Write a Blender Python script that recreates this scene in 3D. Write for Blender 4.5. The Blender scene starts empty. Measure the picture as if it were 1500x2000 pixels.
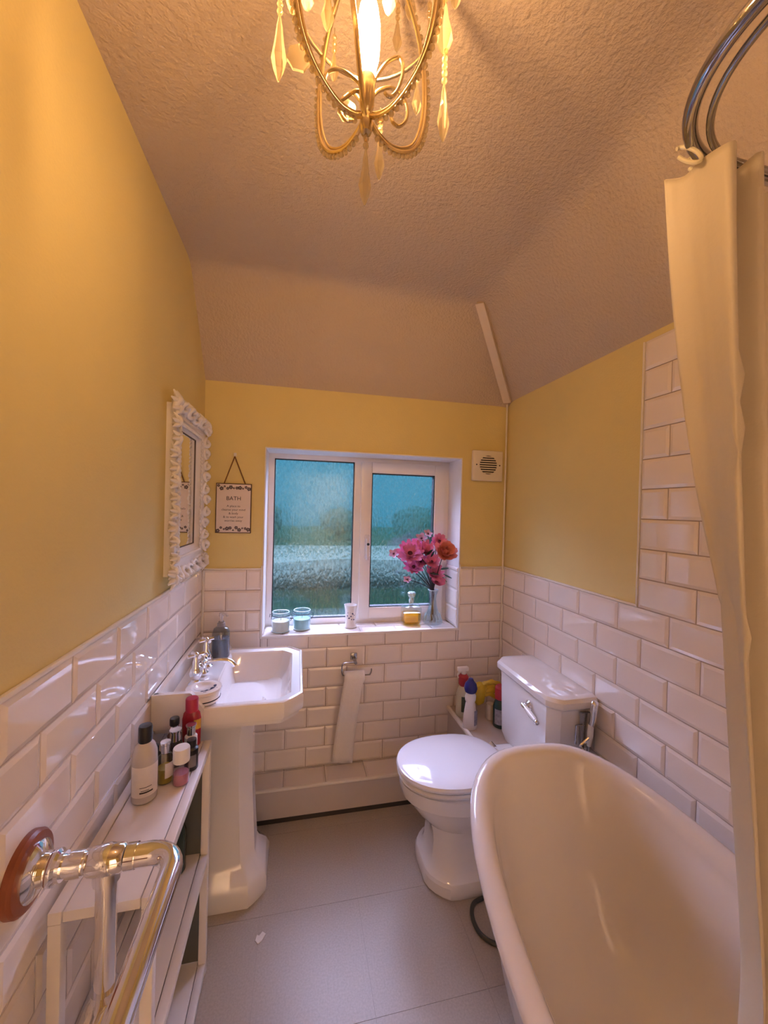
import bpy, bmesh, math, random
from mathutils import Vector, Matrix, noise
random.seed(4)
S = bpy.context.scene
COL = S.collection
PI = math.pi

# ------------------------------------------------------------------ camera, world, lights, exposure
CAM_F, YAW, PITCH, ROLL, HC = 760.3, .2183, -.0077, .0257, 1.5
def cam_basis():
    f = Vector((math.sin(YAW), math.cos(YAW), 0)); r = Vector((math.cos(YAW), -math.sin(YAW), 0)); u = Vector((0, 0, 1))
    f, u = f*math.cos(PITCH)+u*math.sin(PITCH), u*math.cos(PITCH)-f*math.sin(PITCH)
    r, u = r*math.cos(ROLL)+u*math.sin(ROLL), u*math.cos(ROLL)-r*math.sin(ROLL)
    return r, u, f
CR, CU, CF = cam_basis()
cd = bpy.data.cameras.new('camera'); cam = bpy.data.objects.new('camera', cd); COL.objects.link(cam)
cam.matrix_world = Matrix(((CR.x, CU.x, -CF.x, 0), (CR.y, CU.y, -CF.y, 0), (CR.z, CU.z, -CF.z, HC), (0, 0, 0, 1)))
cd.sensor_fit = 'HORIZONTAL'; cd.sensor_width = 36; cd.lens = CAM_F/1500*36; cd.clip_start = .02; cd.clip_end = 300
S.camera = cam
def ray(x, y): return CR*((x-750)/CAM_F)+CU*((1000-y)/CAM_F)+CF
def at_y(x, y, Y): d = ray(x, y); return d*(Y/d.y)+Vector((0, 0, HC))
def at_z(x, y, Z): d = ray(x, y); return d*((Z-HC)/d.z)+Vector((0, 0, HC))

W = bpy.data.worlds.new('overcast_sky'); S.world = W; W.use_nodes = True
bg = W.node_tree.nodes['Background']; bg.inputs[0].default_value = (.13, .58, .90, 1); bg.inputs[1].default_value = .36
# overcast daylight falling in at the window from the sky above the garden
sd = bpy.data.lights.new('daylight', 'AREA'); sd.shape = 'RECTANGLE'; sd.size = 6.0; sd.size_y = 2.4; sd.energy = 790; sd.color = (.62, .61, 1.0)
sun = bpy.data.objects.new('daylight', sd); COL.objects.link(sun); sun.location = (.36, 5.2, 3.75)
sun.rotation_euler = (Vector((.36, 1.5, .9))-sun.location).to_track_quat('-Z', 'Y').to_euler()
gd = bpy.data.lights.new('garden_daylight', 'SUN'); gd.energy = 1.9; gd.angle = math.radians(40); gd.color = (.80, .88, 1.0)
gs = bpy.data.objects.new('garden_daylight', gd); COL.objects.link(gs); gs.rotation_euler = Vector((.25, .70, -.66)).to_track_quat('-Z', 'Y').to_euler()   # sky glow from behind the house, over the garden
BULB_COLOR, BULB_STRENGTH = (1.0, .58, .26), 160.0
FILL_COLOR, FILL_STRENGTH = (1.0, .72, .57), 330.0  # unseen fill lamp behind the camera, added to brighten camera-facing surfaces
S.cycles.transparent_max_bounces = 24; S.cycles.max_bounces = 10
S.view_settings.view_transform = 'Standard'; S.view_settings.look = 'None'
S.view_settings.exposure = 0.64; S.view_settings.gamma = 1.0; S.view_settings.use_curve_mapping = False

# ------------------------------------------------------------------ materials
def new_mat(name):
    m = bpy.data.materials.new(name); m.use_nodes = True
    return m, m.node_tree.nodes, m.node_tree.links
def M(name, col, rough=.5, metal=0, var=.06, vscale=12, bump=0, bscale=60, coat=0, spec=.5, detail=3, bdetail=4):
    m, N, L = new_mat(name); b = N['Principled BSDF']
    tc = N.new('ShaderNodeTexCoord'); nz = N.new('ShaderNodeTexNoise'); nz.inputs['Scale'].default_value = vscale; nz.inputs['Detail'].default_value = detail
    L.new(tc.outputs['Object'], nz.inputs['Vector'])
    mx = N.new('ShaderNodeMix'); mx.data_type = 'RGBA'
    mx.inputs[6].default_value = (*[max(0, c*(1-var)) for c in col], 1); mx.inputs[7].default_value = (*[min(1, c*(1+var)) for c in col], 1)
    L.new(nz.outputs[0], mx.inputs[0]); L.new(mx.outputs[2], b.inputs['Base Color'])
    b.inputs['Roughness'].default_value = rough; b.inputs['Metallic'].default_value = metal
    b.inputs['Coat Weight'].default_value = coat; b.inputs['Specular IOR Level'].default_value = spec
    if bump:
        n2 = N.new('ShaderNodeTexNoise'); n2.inputs['Scale'].default_value = bscale; n2.inputs['Detail'].default_value = bdetail
        L.new(tc.outputs['Object'], n2.inputs['Vector'])
        bp = N.new('ShaderNodeBump'); bp.inputs['Strength'].default_value = bump; bp.inputs['Distance'].default_value = .01
        L.new(n2.outputs[0], bp.inputs['Height']); L.new(bp.outputs[0], b.inputs['Normal'])
    return m
def thin_glass(name, tint=(.93, .97, .97), rough=.03, ior=1.45, gloss=1.0):
    m, N, L = new_mat(name); N.remove(N['Principled BSDF'])
    out = N['Material Output']; t = N.new('ShaderNodeBsdfTransparent'); g = N.new('ShaderNodeBsdfGlossy'); mx = N.new('ShaderNodeMixShader')
    nz = N.new('ShaderNodeTexNoise'); nz.inputs['Scale'].default_value = 8
    cm = N.new('ShaderNodeMix'); cm.data_type = 'RGBA'; cm.inputs[6].default_value = (*tint, 1); cm.inputs[7].default_value = (*[c*.94 for c in tint], 1)
    L.new(nz.outputs[0], cm.inputs[0]); L.new(cm.outputs[2], t.inputs[0])
    g.inputs['Roughness'].default_value = rough; g.inputs['Color'].default_value = (gloss, gloss, gloss, 1)
    lw = N.new('ShaderNodeLayerWeight'); lw.inputs['Blend'].default_value = .5
    pw = N.new('ShaderNodeMath'); pw.operation = 'POWER'; pw.inputs[1].default_value = 3.5; L.new(lw.outputs['Facing'], pw.inputs[0])
    fr = N.new('ShaderNodeMath'); fr.operation = 'MULTIPLY_ADD'; fr.inputs[1].default_value = .75; fr.inputs[2].default_value = .02+((ior-1)/(ior+1))**2; L.new(pw.outputs[0], fr.inputs[0])
    L.new(fr.outputs[0], mx.inputs[0]); L.new(t.outputs[0], mx.inputs[1]); L.new(g.outputs[0], mx.inputs[2]); L.new(mx.outputs[0], out.inputs[0])
    return m
def obscure_glass(name):
    # streaky patterned bathroom glass: rough refraction with clearer threads between the ripples
    m, N, L = new_mat(name); N.remove(N['Principled BSDF']); out = N['Material Output']
    tc = N.new('ShaderNodeTexCoord'); mp = N.new('ShaderNodeMapping'); mp.inputs['Scale'].default_value = (1, 1, .45)
    L.new(tc.outputs['Object'], mp.inputs[0])
    nz = N.new('ShaderNodeTexNoise'); nz.inputs['Scale'].default_value = 90; nz.inputs['Detail'].default_value = 3; L.new(mp.outputs[0], nz.inputs['Vector'])
    n2 = N.new('ShaderNodeTexVoronoi'); n2.inputs['Scale'].default_value = 60; L.new(mp.outputs[0], n2.inputs['Vector'])
    bp = N.new('ShaderNodeBump'); bp.inputs['Strength'].default_value = .9; bp.inputs['Distance'].default_value = .006; L.new(nz.outputs[0], bp.inputs['Height'])
    rf = N.new('ShaderNodeBsdfRefraction'); rf.inputs['Color'].default_value = (.93, .98, 1, 1); rf.inputs['Roughness'].default_value = .30; rf.inputs['IOR'].default_value = 1.25
    L.new(bp.outputs[0], rf.inputs['Normal'])
    tr = N.new('ShaderNodeBsdfTransparent'); tr.inputs[0].default_value = (.9, .97, 1, 1)
    rp = N.new('ShaderNodeMapRange'); rp.inputs[1].default_value = .40; rp.inputs[2].default_value = .62; rp.inputs[3].default_value = .50; rp.inputs[4].default_value = .85
    L.new(nz.outputs[0], rp.inputs[0])
    m1 = N.new('ShaderNodeMixShader'); L.new(rp.outputs[0], m1.inputs[0]); L.new(tr.outputs[0], m1.inputs[1]); L.new(rf.outputs[0], m1.inputs[2])
    gl = N.new('ShaderNodeBsdfGlossy'); gl.inputs['Roughness'].default_value = .12; L.new(bp.outputs[0], gl.inputs['Normal'])
    m2 = N.new('ShaderNodeMixShader'); m2.inputs[0].default_value = .02; L.new(m1.outputs[0], m2.inputs[1]); L.new(gl.outputs[0], m2.inputs[2])
    L.new(m2.outputs[0], out.inputs[0])
    return m
def emit(name, col, s):
    m, N, L = new_mat(name); b = N['Principled BSDF']
    b.inputs['Emission Color'].default_value = (*col, 1); b.inputs['Emission Strength'].default_value = s
    b.inputs['Base Color'].default_value = (*col, 1)
    return m

WALL = M('cream_wall_paint', (.78, .64, .27), .55, var=.05, vscale=3, bump=.10, bscale=140)
CEIL = M('textured_ceiling_paint', (.60, .475, .345), .62, var=.05, vscale=3, bump=.55, bscale=95)
def tile_mat():
    m = M('white_metro_tile_glaze', (.88, .79, .73), .035, var=.03, vscale=5, coat=.3, bump=.045, bscale=9, bdetail=0)
    return m
TILE = tile_mat()
GROUT = M('tile_grout', (.46, .35, .29), .8, var=.12, vscale=40)
TRIMW = M('white_tile_trim', (.88, .82, .74), .3, var=.03)
def floor_mat():
    m = M('speckled_vinyl', (.47, .40, .33), .38, var=.22, vscale=160, detail=6, bump=.04, bscale=200)
    return m
FLOOR = floor_mat()
SEAM = M('vinyl_seam', (.40, .34, .28), .7)
UPVC = M('white_upvc', (.88, .84, .83), .28, var=.02)
GASKET = M('black_rubber_gasket', (.02, .025, .03), .5)
PANE = obscure_glass('rippled_obscure_glass')
CHROME = M('polished_chrome', (.86, .86, .88), .08, 1, var=.02)
DCHROME = M('dark_chrome', (.38, .38, .40), .16, 1, var=.05)
BRASSY = M('antique_silver_gilt', (.74, .60, .36), .24, 1, var=.10, vscale=60)
CERAM = M('white_glazed_ceramic', (.88, .84, .82), .08, var=.015, coat=.5)
ENAMEL = M('white_bath_enamel', (.86, .80, .76), .14, var=.015, coat=.25)
PLASTIC = M('white_plastic', (.85, .81, .78), .35, var=.02)
BLACKP = M('black_plastic', (.015, .014, .014), .35, var=.1)
WOODRED = M('stained_reddish_wood', (.26, .07, .03), .35, var=.35, vscale=18, bump=.1, bscale=30)
SHELFW = M('white_painted_shelf', (.82, .76, .72), .32, var=.03)
SHELFB = M('shelf_joint_shadow_gap', (.16, .12, .11), .8)
MIRROR = M('mirror_silvering', (.92, .92, .92), .01, 1, var=.0)
CARVE = M('white_painted_carving', (.84, .80, .77), .38, var=.04, bump=.12, bscale=60)
GLASS = thin_glass('clear_glass')
CRYSTAL = thin_glass('crystal_glass', (.86, .76, .55), .05, 1.9)
_n = CRYSTAL.node_tree; _mx0 = [q for q in _n.nodes if q.type == 'MIX_SHADER'][0]
_tl = _n.nodes.new('ShaderNodeBsdfTranslucent'); _tl.inputs[0].default_value = (.95, .88, .70, 1)
_m2 = _n.nodes.new('ShaderNodeMixShader'); _m2.inputs[0].default_value = .42
_n.links.new(_mx0.outputs[0], _m2.inputs[1]); _n.links.new(_tl.outputs[0], _m2.inputs[2]); _n.links.new(_m2.outputs[0], _n.nodes['Material Output'].inputs[0])
BOXF = M('boxing_panel_paint', (.62, .54, .50), .45, var=.06, vscale=6)
DARKGAP = M('dark_strip', (.05, .045, .045), .7)
CURT = M('cream_polyester_curtain', (.90, .81, .64), .55, var=.03, vscale=4, bump=.08, bscale=160)
_n = CURT.node_tree; _b = _n.nodes['Principled BSDF']
_tl = _n.nodes.new('ShaderNodeBsdfTranslucent'); _tl.inputs[0].default_value = (.86, .80, .74, 1)
_mx = _n.nodes.new('ShaderNodeMixShader'); _mx.inputs[0].default_value = .30
_n.links.new(_b.outputs[0], _mx.inputs[1]); _n.links.new(_tl.outputs[0], _mx.inputs[2]); _n.links.new(_mx.outputs[0], _n.nodes['Material Output'].inputs[0])
PAPER = M('toilet_tissue', (.86, .80, .75), .85, var=.03, vscale=60, bump=.25, bscale=180)

# ------------------------------------------------------------------ mesh helpers
def add_mesh(name, geo, mat, parent=None, smooth=True, local=False, crease=None):
    v, f = geo
    if parent is not None and not local:
        o0 = ORIGIN.get(parent.name, Vector((0, 0, 0))); v = [tuple(Vector(p)-o0) for p in v]
    me = bpy.data.meshes.new(name); me.from_pydata([tuple(p) for p in v], [], f)
    bm = bmesh.new(); bm.from_mesh(me); bmesh.ops.recalc_face_normals(bm, faces=bm.faces); bm.to_mesh(me); bm.free()
    if mat: me.materials.append(mat)
    for p in me.polygons: p.use_smooth = bool(smooth)
    if smooth:
        try: me.set_sharp_from_angle(angle=math.radians(crease or 38))
        except Exception: pass
    o = bpy.data.objects.new(name, me); COL.objects.link(o)
    if parent is not None:
        o.parent = parent; ORIGIN[o.name] = ORIGIN.get(parent.name, Vector((0, 0, 0))).copy()
    else: ORIGIN[o.name] = Vector((0, 0, 0))
    return o
ORIGIN = {}
def thing(name, label, cat, loc=(0, 0, 0), group=None):
    o = bpy.data.objects.new(name, None); COL.objects.link(o); o.location = loc; ORIGIN[o.name] = Vector(loc)
    o.empty_display_size = .05
    o['label'] = label; o['category'] = cat
    if group: o['group'] = group
    return o
def tag(o, label, cat, group=None):
    o['label'] = label; o['category'] = cat
    if group: o['group'] = group
    return o
def struct(name, geo, mat, smooth=False, label=None, cat=None):
    o = add_mesh(name, geo, mat, None, smooth); o['kind'] = 'structure'
    if label: o['label'] = label
    if cat: o['category'] = cat
    return o
def dup(root, loc, label=None, group=None, rotz=None):
    r = root.copy(); COL.objects.link(r); r.location = loc; ORIGIN[r.name] = Vector(loc)
    if label: r['label'] = label
    if group: r['group'] = group
    if rotz is not None: r.rotation_euler.z = rotz
    for ch in list(root.children):
        c = ch.copy(); COL.objects.link(c); c.parent = r
        for g in ch.children:
            d = g.copy(); COL.objects.link(d); d.parent = c
    return r
def box(x0, x1, y0, y1, z0, z1, bev=0, seg=2):
    bm = bmesh.new()
    vs = [bm.verts.new(p) for p in [(x0, y0, z0), (x1, y0, z0), (x1, y1, z0), (x0, y1, z0), (x0, y0, z1), (x1, y0, z1), (x1, y1, z1), (x0, y1, z1)]]
    for q in [(0, 3, 2, 1), (4, 5, 6, 7), (0, 1, 5, 4), (1, 2, 6, 5), (2, 3, 7, 6), (3, 0, 4, 7)]: bm.faces.new([vs[i] for i in q])
    if bev: bmesh.ops.bevel(bm, geom=list(bm.edges), offset=bev, segments=seg, affect='EDGES', profile=.5)
    bm.verts.index_update(); g = ([tuple(v.co) for v in bm.verts], [[v.index for v in f.verts] for f in bm.faces]); bm.free()
    return g
def join(*gs):
    V, F = [], []
    for v, f in gs:
        n = len(V); V += list(v); F += [[i+n for i in q] for q in f]
    return V, F
def xf(geo, mat):
    return [tuple(mat @ Vector(p)) for p in geo[0]], geo[1]
def mv(geo, d): return [(p[0]+d[0], p[1]+d[1], p[2]+d[2]) for p in geo[0]], geo[1]
def lathe(prof, n=24, c=(0, 0, 0), sx=1, sy=1, cap=True):
    V, F = [], []
    for r, z in prof:
        for i in range(n):
            a = 2*PI*i/n; V.append((c[0]+r*sx*math.cos(a), c[1]+r*sy*math.sin(a), c[2]+z))
    for k in range(len(prof)-1):
        for i in range(n):
            j = (i+1) % n; F.append([k*n+i, k*n+j, (k+1)*n+j, (k+1)*n+i])
    if cap:
        if prof[0][0] > 1e-5: F.append(list(range(n))[::-1])
        if prof[-1][0] > 1e-5: F.append([(len(prof)-1)*n+i for i in range(n)])
    return V, F
def loft(rings, cap0=True, cap1=True, closed=True):
    n = len(rings[0]); V = [tuple(p) for r in rings for p in r]; F = []
    for k in range(len(rings)-1):
        for i in range(n if closed else n-1):
            j = (i+1) % n; F.append([k*n+i, k*n+j, (k+1)*n+j, (k+1)*n+i])
    if cap0: F.append(list(range(n))[::-1])
    if cap1: F.append([(len(rings)-1)*n+i for i in range(n)])
    return V, F
def tube(pts, r, n=10, closed=False, cap=True):
    P = [Vector(p) for p in pts]; m = len(P)
    rad = r if isinstance(r, (list, tuple)) else [r]*m
    def tan(i):
        a = P[(i-1) % m] if (closed or i > 0) else P[i]; b = P[(i+1) % m] if (closed or i < m-1) else P[i]
        t = b-a; return t.normalized() if t.length > 1e-9 else Vector((0, 0, 1))
    t = tan(0); u = t.orthogonal().normalized(); rings = []
    for i in range(m):
        t2 = tan(i); u = (u-t2*u.dot(t2))
        u = u.normalized() if u.length > 1e-6 else t2.orthogonal().normalized()
        w = t2.cross(u); rings.append([P[i]+(u*math.cos(2*PI*k/n)+w*math.sin(2*PI*k/n))*rad[i] for k in range(n)])
    if closed:
        V, F = loft(rings, False, False); b = (m-1)*n
        # find best twist offset for the closing strip
        off = min(range(n), key=lambda o: sum((Vector(rings[-1][k])-Vector(rings[0][(k+o) % n])).length for k in range(n)))
        for k in range(n): F.append([b+k, b+(k+1) % n, (k+1+off) % n, (k+off) % n])
        return V, F
    return loft(rings, cap, cap)
def catmull(pts, sub=6, closed=False):
    P = [Vector(p) for p in pts]; m = len(P); out = []
    for i in range(m if closed else m-1):
        p0 = P[(i-1) % m] if (closed or i > 0) else P[i]; p1 = P[i]; p2 = P[(i+1) % m]; p3 = P[(i+2) % m] if (closed or i < m-2) else P[(i+1) % m]
        for s in range(sub):
            t = s/sub
            out.append(.5*((2*p1)+(p2-p0)*t+(2*p0-5*p1+4*p2-p3)*t*t+(-p0+3*p1-3*p2+p3)*t**3))
    if not closed: out.append(P[-1])
    return out
def sphere(c, r, n=10, m=7, s=(1, 1, 1)):
    prof = [(r*math.sin(PI*k/m), -r*math.cos(PI*k/m)) for k in range(m+1)]
    V, F = lathe([(max(a, 1e-4*r), b) for a, b in prof], n, (0, 0, 0))
    return [(c[0]+p[0]*s[0], c[1]+p[1]*s[1], c[2]+p[2]*s[2]) for p in V], F
def super_ring(cx, cy, a, b, z, p=2.0, n=48, back=None):
    out = []
    for i in range(n):
        t = 2*PI*i/n; c, s = math.cos(t), math.sin(t)
        x = a*math.copysign(abs(c)**(2/p), c); y = b*math.copysign(abs(s)**(2/p), s)
        if back is not None: x = min(x, back-cx)
        out.append((cx+x, cy+y, z))
    return out
def cham_ring(x0, x1, y0, y1, z, ch=(0, 0, 0, 0), k=4, rnd=.25):
    # rectangle with a chamfer on every corner (x0y0, x1y0, x1y1, x0y1); each chamfer has k+1 points, slightly rounded ends
    P = []
    cs = [(x0, y0, 1, 0, 0, 1), (x1, y0, 0, 1, -1, 0), (x1, y1, -1, 0, 0, -1), (x0, y1, 0, -1, 1, 0)]
    for (cx, cy, ax, ay, bx, by), c in zip(cs, ch):
        c = max(c, 1e-4); a = Vector((cx+bx*c, cy+by*c, z)); b = Vector((cx+ax*c, cy+ay*c, z)); q = Vector((cx, cy, z))
        for i in range(k+1):
            t = i/k; lin = a.lerp(b, t); quad = a*(1-t)**2+q*2*t*(1-t)+b*t*t
            P.append(lin.lerp(quad, rnd))
    return P
def text_geo(s, size, align='CENTER'):
    cu = bpy.data.curves.new('t', 'FONT'); cu.body = s; cu.size = size; cu.align_x = align; cu.align_y = 'CENTER'; cu.resolution_u = 3
    o = bpy.data.objects.new('t', cu); COL.objects.link(o); dg = bpy.context.evaluated_depsgraph_get()
    me = bpy.data.meshes.new_from_object(o.evaluated_get(dg)); g = ([tuple(v.co) for v in me.vertices], [list(p.vertices) for p in me.polygons])
    bpy.data.objects.remove(o); bpy.data.meshes.remove(me); bpy.data.curves.remove(cu)
    return g

# ------------------------------------------------------------------ the room
XL, XR, YB, YF = -.4412, 1.154, 2.0227, -.95
TT = .008                                    # tile thickness in front of the plaster
ZD = 1.182                                   # top of the tiled dado
WX0, WX1, WZ0, WZ1, WY = -.163, .888, .847, 1.793, 2.205   # window opening and the plane of its frame
def rects_box(rs, y0, y1): return join(*[box(a, b, y0, y1, c, d) for a, b, c, d in rs])
wl = struct('wall_left', box(XL-TT-.1, XL-TT, YF-.1, YB+.28, -.1, 2.7), WALL)
wr = struct('wall_right', box(XR+TT, XR+TT+.1, YF-.1, YB+.28, -.1, 2.7), WALL)
wb = struct('wall_back', rects_box([(XL-.1, WX0, -.1, 2.7), (WX1, XR+.1, -.1, 2.7), (WX0, WX1, -.1, WZ0-.012), (WX0, WX1, WZ1, 2.7)], YB+TT, YB+.28), WALL)
wf = struct('wall_front', join(box(XL-.1, -.10, YF-.1, YF, -.1, 2.7), box(.68, XR+.1, YF-.1, YF, -.1, 2.7), box(-.10, .68, YF-.1, YF, 2.0, 2.7)), WALL)
# ceiling: a flat part that rolls softly into the sloping soffits over the window and over the bath
def ceil_z(x, y):
    k = .022; a = 2.49; b = 2.112+1.30*(YB-y); c = 2.132+1.078*(XR-x)
    return -k*math.log(math.exp(-a/k)+math.exp(-b/k)+math.exp(-c/k))
NX, NY = 90, 150
V = []; F = []
for j in range(NY+1):
    for i in range(NX+1):
        x = XL-.03+(XR-XL+.06)*i/NX; y = YF-.03+(YB-YF+.06)*j/NY; V.append((x, y, ceil_z(x, y)))
for j in range(NY):
    for i in range(NX):
        a = j*(NX+1)+i; F.append([a, a+1, a+NX+2, a+NX+1])
ceiling = struct('ceiling', (V, F), CEIL, True)
struct('trim_1', loft([[Vector(p)+d for d in (Vector((-.026, -.012, -.012)), Vector((.006, -.034, -.012)), Vector((.03, -.012, .02)), Vector((.006, .02, .025)))]
                       for p in (( .812, 1.706, 2.478), (1.137, 2.006, 2.122))]), M('cream_painted_batten', (.74, .62, .48), .5), False)
# floor of square vinyl tiles
fl = struct('floor', box(XL-.1, XR+.1, YF-.1, YB+.1, -.06, -.0015), SEAM)
_tc = {}
def vinyl(x0, x1, y0, y1):
    g = .0006; x0 += g; x1 -= g; y0 += g; y1 -= g
    o = add_mesh('vinyl_tile', box(x0, x1, y0, y1, -.0015, 0), FLOOR, fl, False)
xs = [XL, -.10, .26, .62, .98, XR]; ys = [YF, -.695, -.335, .025, .385, .745, 1.105, 1.465, 1.825, YB]
for i in range(len(xs)-1):
    for j in range(len(ys)-1): vinyl(xs[i], xs[i+1], ys[j], ys[j+1])

# --- metro tiles (200 x 100 with a wide bevel), each its own piece
_tm = {}
def tile_mesh(ori, w, h):
    key = (ori, round(w, 3), round(h, 3))
    if key in _tm: return _tm[key]
    bw = min(.011, w*.3, h*.3); t1, t2 = TT*.58, TT
    uv = lambda d: [(-w/2+d, -h/2+d), (w/2-d, -h/2+d), (w/2-d, h/2-d), (-w/2+d, h/2-d)]
    P = [(u, v, 0) for u, v in uv(0)]+[(u, v, t1) for u, v in uv(0.0006)]+[(u, v, t2) for u, v in uv(bw)]
    ax = {'L': lambda u, v, n: (n, u, v), 'R': lambda u, v, n: (-n, u, v), 'B': lambda u, v, n: (u, -n, v), 'S': lambda u, v, n: (u, v, n)}[ori]
    Fq = [[8, 9, 10, 11]]
    for i in range(4):
        j = (i+1) % 4; Fq += [[i, j, 4+j, 4+i], [4+i, 4+j, 8+j, 8+i]]
    me = bpy.data.meshes.new('tile'); me.from_pydata([ax(*p) for p in P], [], Fq)
    bm = bmesh.new(); bm.from_mesh(me); bmesh.ops.recalc_face_normals(bm, faces=bm.faces); bm.to_mesh(me); bm.free()
    # outward check: open-backed shell, front face must look along +n
    nrm = Vector(ax(0, 0, 1)); me.update()
    if me.polygons[0].normal.dot(nrm) < 0: me.flip_normals()
    me.materials.append(TILE); _tm[key] = me
    return me
def put_tile(ori, parent, u0, u1, v0, v1, plane):
    g = .0011; w, h = u1-u0-2*g, v1-v0-2*g
    if w < .006 or h < .006: return
    o = bpy.data.objects.new('tile', tile_mesh(ori, w, h)); COL.objects.link(o); o.parent = parent
    u, v = (u0+u1)/2, (v0+v1)/2
    o.location = {'L': (plane, u, v), 'R': (plane, u, v), 'B': (u, plane, v), 'S': (u, v, plane)}[ori]
def clip_rows(ori, parent, plane, ua, ub, va, vb, phase0, phase1, vtop, holes=(), first=0):
    k = int((vtop-vb)/.102)-1
    while vtop-k*.102 > va:
        v1, v0 = min(vb, vtop-k*.102), max(va, vtop-(k+1)*.102)
        if v1 > v0:
            ph = phase0 if k % 2 == 0 else phase1
            n = math.floor((ua-ph)/.202)
            while ph+n*.202 < ub:
                u0, u1 = max(ua, ph+n*.202), min(ub, ph+(n+1)*.202)
                if u1 > u0:
                    rs = [(u0, u1, v0, v1)]
                    for (a, b, c, d) in holes:
                        nr = []
                        for (p, q, r, s) in rs:
                            if q <= a or p >= b or s <= c or r >= d: nr.append((p, q, r, s)); continue
                            if p < a: nr.append((p, a, r, s))
                            if q > b: nr.append((b, q, r, s))
                            m0, m1 = max(p, a), min(q, b)
                            if r < c: nr.append((m0, m1, r, c))
                            if s > d: nr.append((m0, m1, d, s))
                        rs = nr
                    for r in rs: put_tile(ori, parent, *r, plane)
                n += 1
        k += 1
clip_rows('L', wl, XL-TT, -.30, YB, .0, ZD, .7161, .8171, ZD)
clip_rows('R', wr, XR+TT, -.10, YB, .0, ZD, 1.0037, 1.1047, ZD)
clip_rows('R', wr, XR+TT, -.10, 1.122, ZD, 2.10, 1.021, 1.122, ZD)
clip_rows('B', wb, YB+TT, XL, XR, .0, ZD, -.24, -.335, ZD, holes=[(WX0-.004, WX1+.004, WZ0-.004, 3)])
add_mesh('grout', box(XL-TT-.002, XL-TT+.0022, YF, YB+TT, 0, ZD), GROUT, wl, False)
add_mesh('grout', join(box(XR+TT-.0022, XR+TT+.002, YF, YB+TT, 0, ZD), box(XR+TT-.0022, XR+TT+.002, YF, 1.122, ZD, 2.10)), GROUT, wr, False)
add_mesh('grout', join(box(XL, WX0, YB+TT-.0022, YB+TT+.002, 0, ZD), box(WX1, XR, YB+TT-.0022, YB+TT+.002, 0, ZD), box(WX0, WX1, YB+TT-.0022, YB+TT+.002, 0, WZ0-.012)), GROUT, wb, False)
add_mesh('edge_trim', box(XL-TT, XL+.001, YF, YB, ZD, ZD+.011, .003), TRIMW, wl)
add_mesh('edge_trim', box(XR-.001, XR+TT, 1.122, YB, ZD, ZD+.009, .003), TRIMW, wr)
add_mesh('edge_trim', box(XR-.001, XR+TT, 1.122, 1.130, ZD+.009, 2.10, .003), TRIMW, wr)
add_mesh('edge_trim', box(XL, WX0-.004, YB-.001, YB+TT, ZD, ZD+.008, .003), TRIMW, wb)
add_mesh('edge_trim', box(WX1+.004, XR, YB-.001, YB+TT, ZD, ZD+.008, .003), TRIMW, wb)
add_mesh('corner_sealant', tube([(XL+.004, YB-.004, 0), (XL+.004, YB-.004, ZD)], .006, 6), TRIMW, wb)
add_mesh('corner_sealant', tube([(XR-.004, YB-.004, 0), (XR-.004, YB-.004, 2.12)], .005, 6), TRIMW, wb)
# --- boxed-in pipes along the back wall and the raised ledge in the corner
bx = struct('trim_2', box(XL, .80, 1.887, YB+TT, .024, .155), BOXF)
add_mesh('dark_gap', box(XL, .80, 1.889, YB+TT, 0, .024), DARKGAP, bx, False)  # dark strip along the foot of the boxing
add_mesh('ledge_edge', box(XL, .80, 1.880, 1.893, .155, .168, .004), TRIMW, bx)
n = 0
x = XL
while x < .80:
    x1 = min(.80, x+.202); put_tile('S', bx, x, x1, 1.893, YB, .155); x = x1
lg = struct('trim_3', box(.842, XR+TT, 1.60, YB+TT, 0, .405), BOXF)
add_mesh('ledge_top', box(.842, XR, 1.60, YB, .405, .414, .003), M('beige_ledge_panel', (.60, .50, .43), .4), lg)
add_mesh('ledge_edge', box(.832, .850, 1.594, YB, .398, .421, .006), TRIMW, lg)
add_mesh('ledge_edge', box(.842, XR, 1.590, 1.608, .398, .421, .006), TRIMW, lg)
# --- bath-side skirting ledge on the right wall
sk = struct('trim_4', box(XR-.022, XR+TT, -.2, 1.27, .55, .575, .004), TRIMW, True)
# --- open doorway behind the camera and the landing beyond, added for fill light
LY = -2.6
HALL = M('cream_landing_paint', (.80, .74, .62), .6)
struct('wall_landing', join(box(-1.2, -1.1, LY, YF-.1, -.1, 2.5), box(1.9, 2.0, LY, YF-.1, -.1, 2.5), box(-1.2, 2.0, LY-.1, LY, -.1, 2.5), box(-1.2, XL-.1, YF-.2, YF-.1, -.1, 2.5), box(XR+.1, 2.0, YF-.2, YF-.1, -.1, 2.5)), HALL)
struct('landing_floor', box(-1.2, 2.0, LY-.1, YF-.1, -.1, -.002), M('landing_carpet', (.35, .28, .22), .95, var=.2, vscale=80))
struct('landing_ceiling', box(-1.2, 2.0, LY-.1, YF-.1, 2.4, 2.5), HALL)
DOORP = M('white_door_paint', (.78, .72, .66), .4)
d1 = struct('door_1', box(-.16, -.12, YF-.86, YF-.12, .01, 1.98, .003), DOORP)
for (a, b, c, d) in [(.07, .33, .2, .9), (.40, .67, .2, .9), (.07, .33, 1.05, 1.85), (.40, .67, 1.05, 1.85)]:
    add_mesh('door_panel', box(-.12, -.110, YF-.12-b, YF-.12-a, c, d, .004), DOORP, d1)
add_mesh('door_handle', tube([(-.12, YF-.80, 1.0), (-.07, YF-.80, 1.0), (-.06, YF-.74, 1.0)], .009, 10), CHROME, d1)
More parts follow.
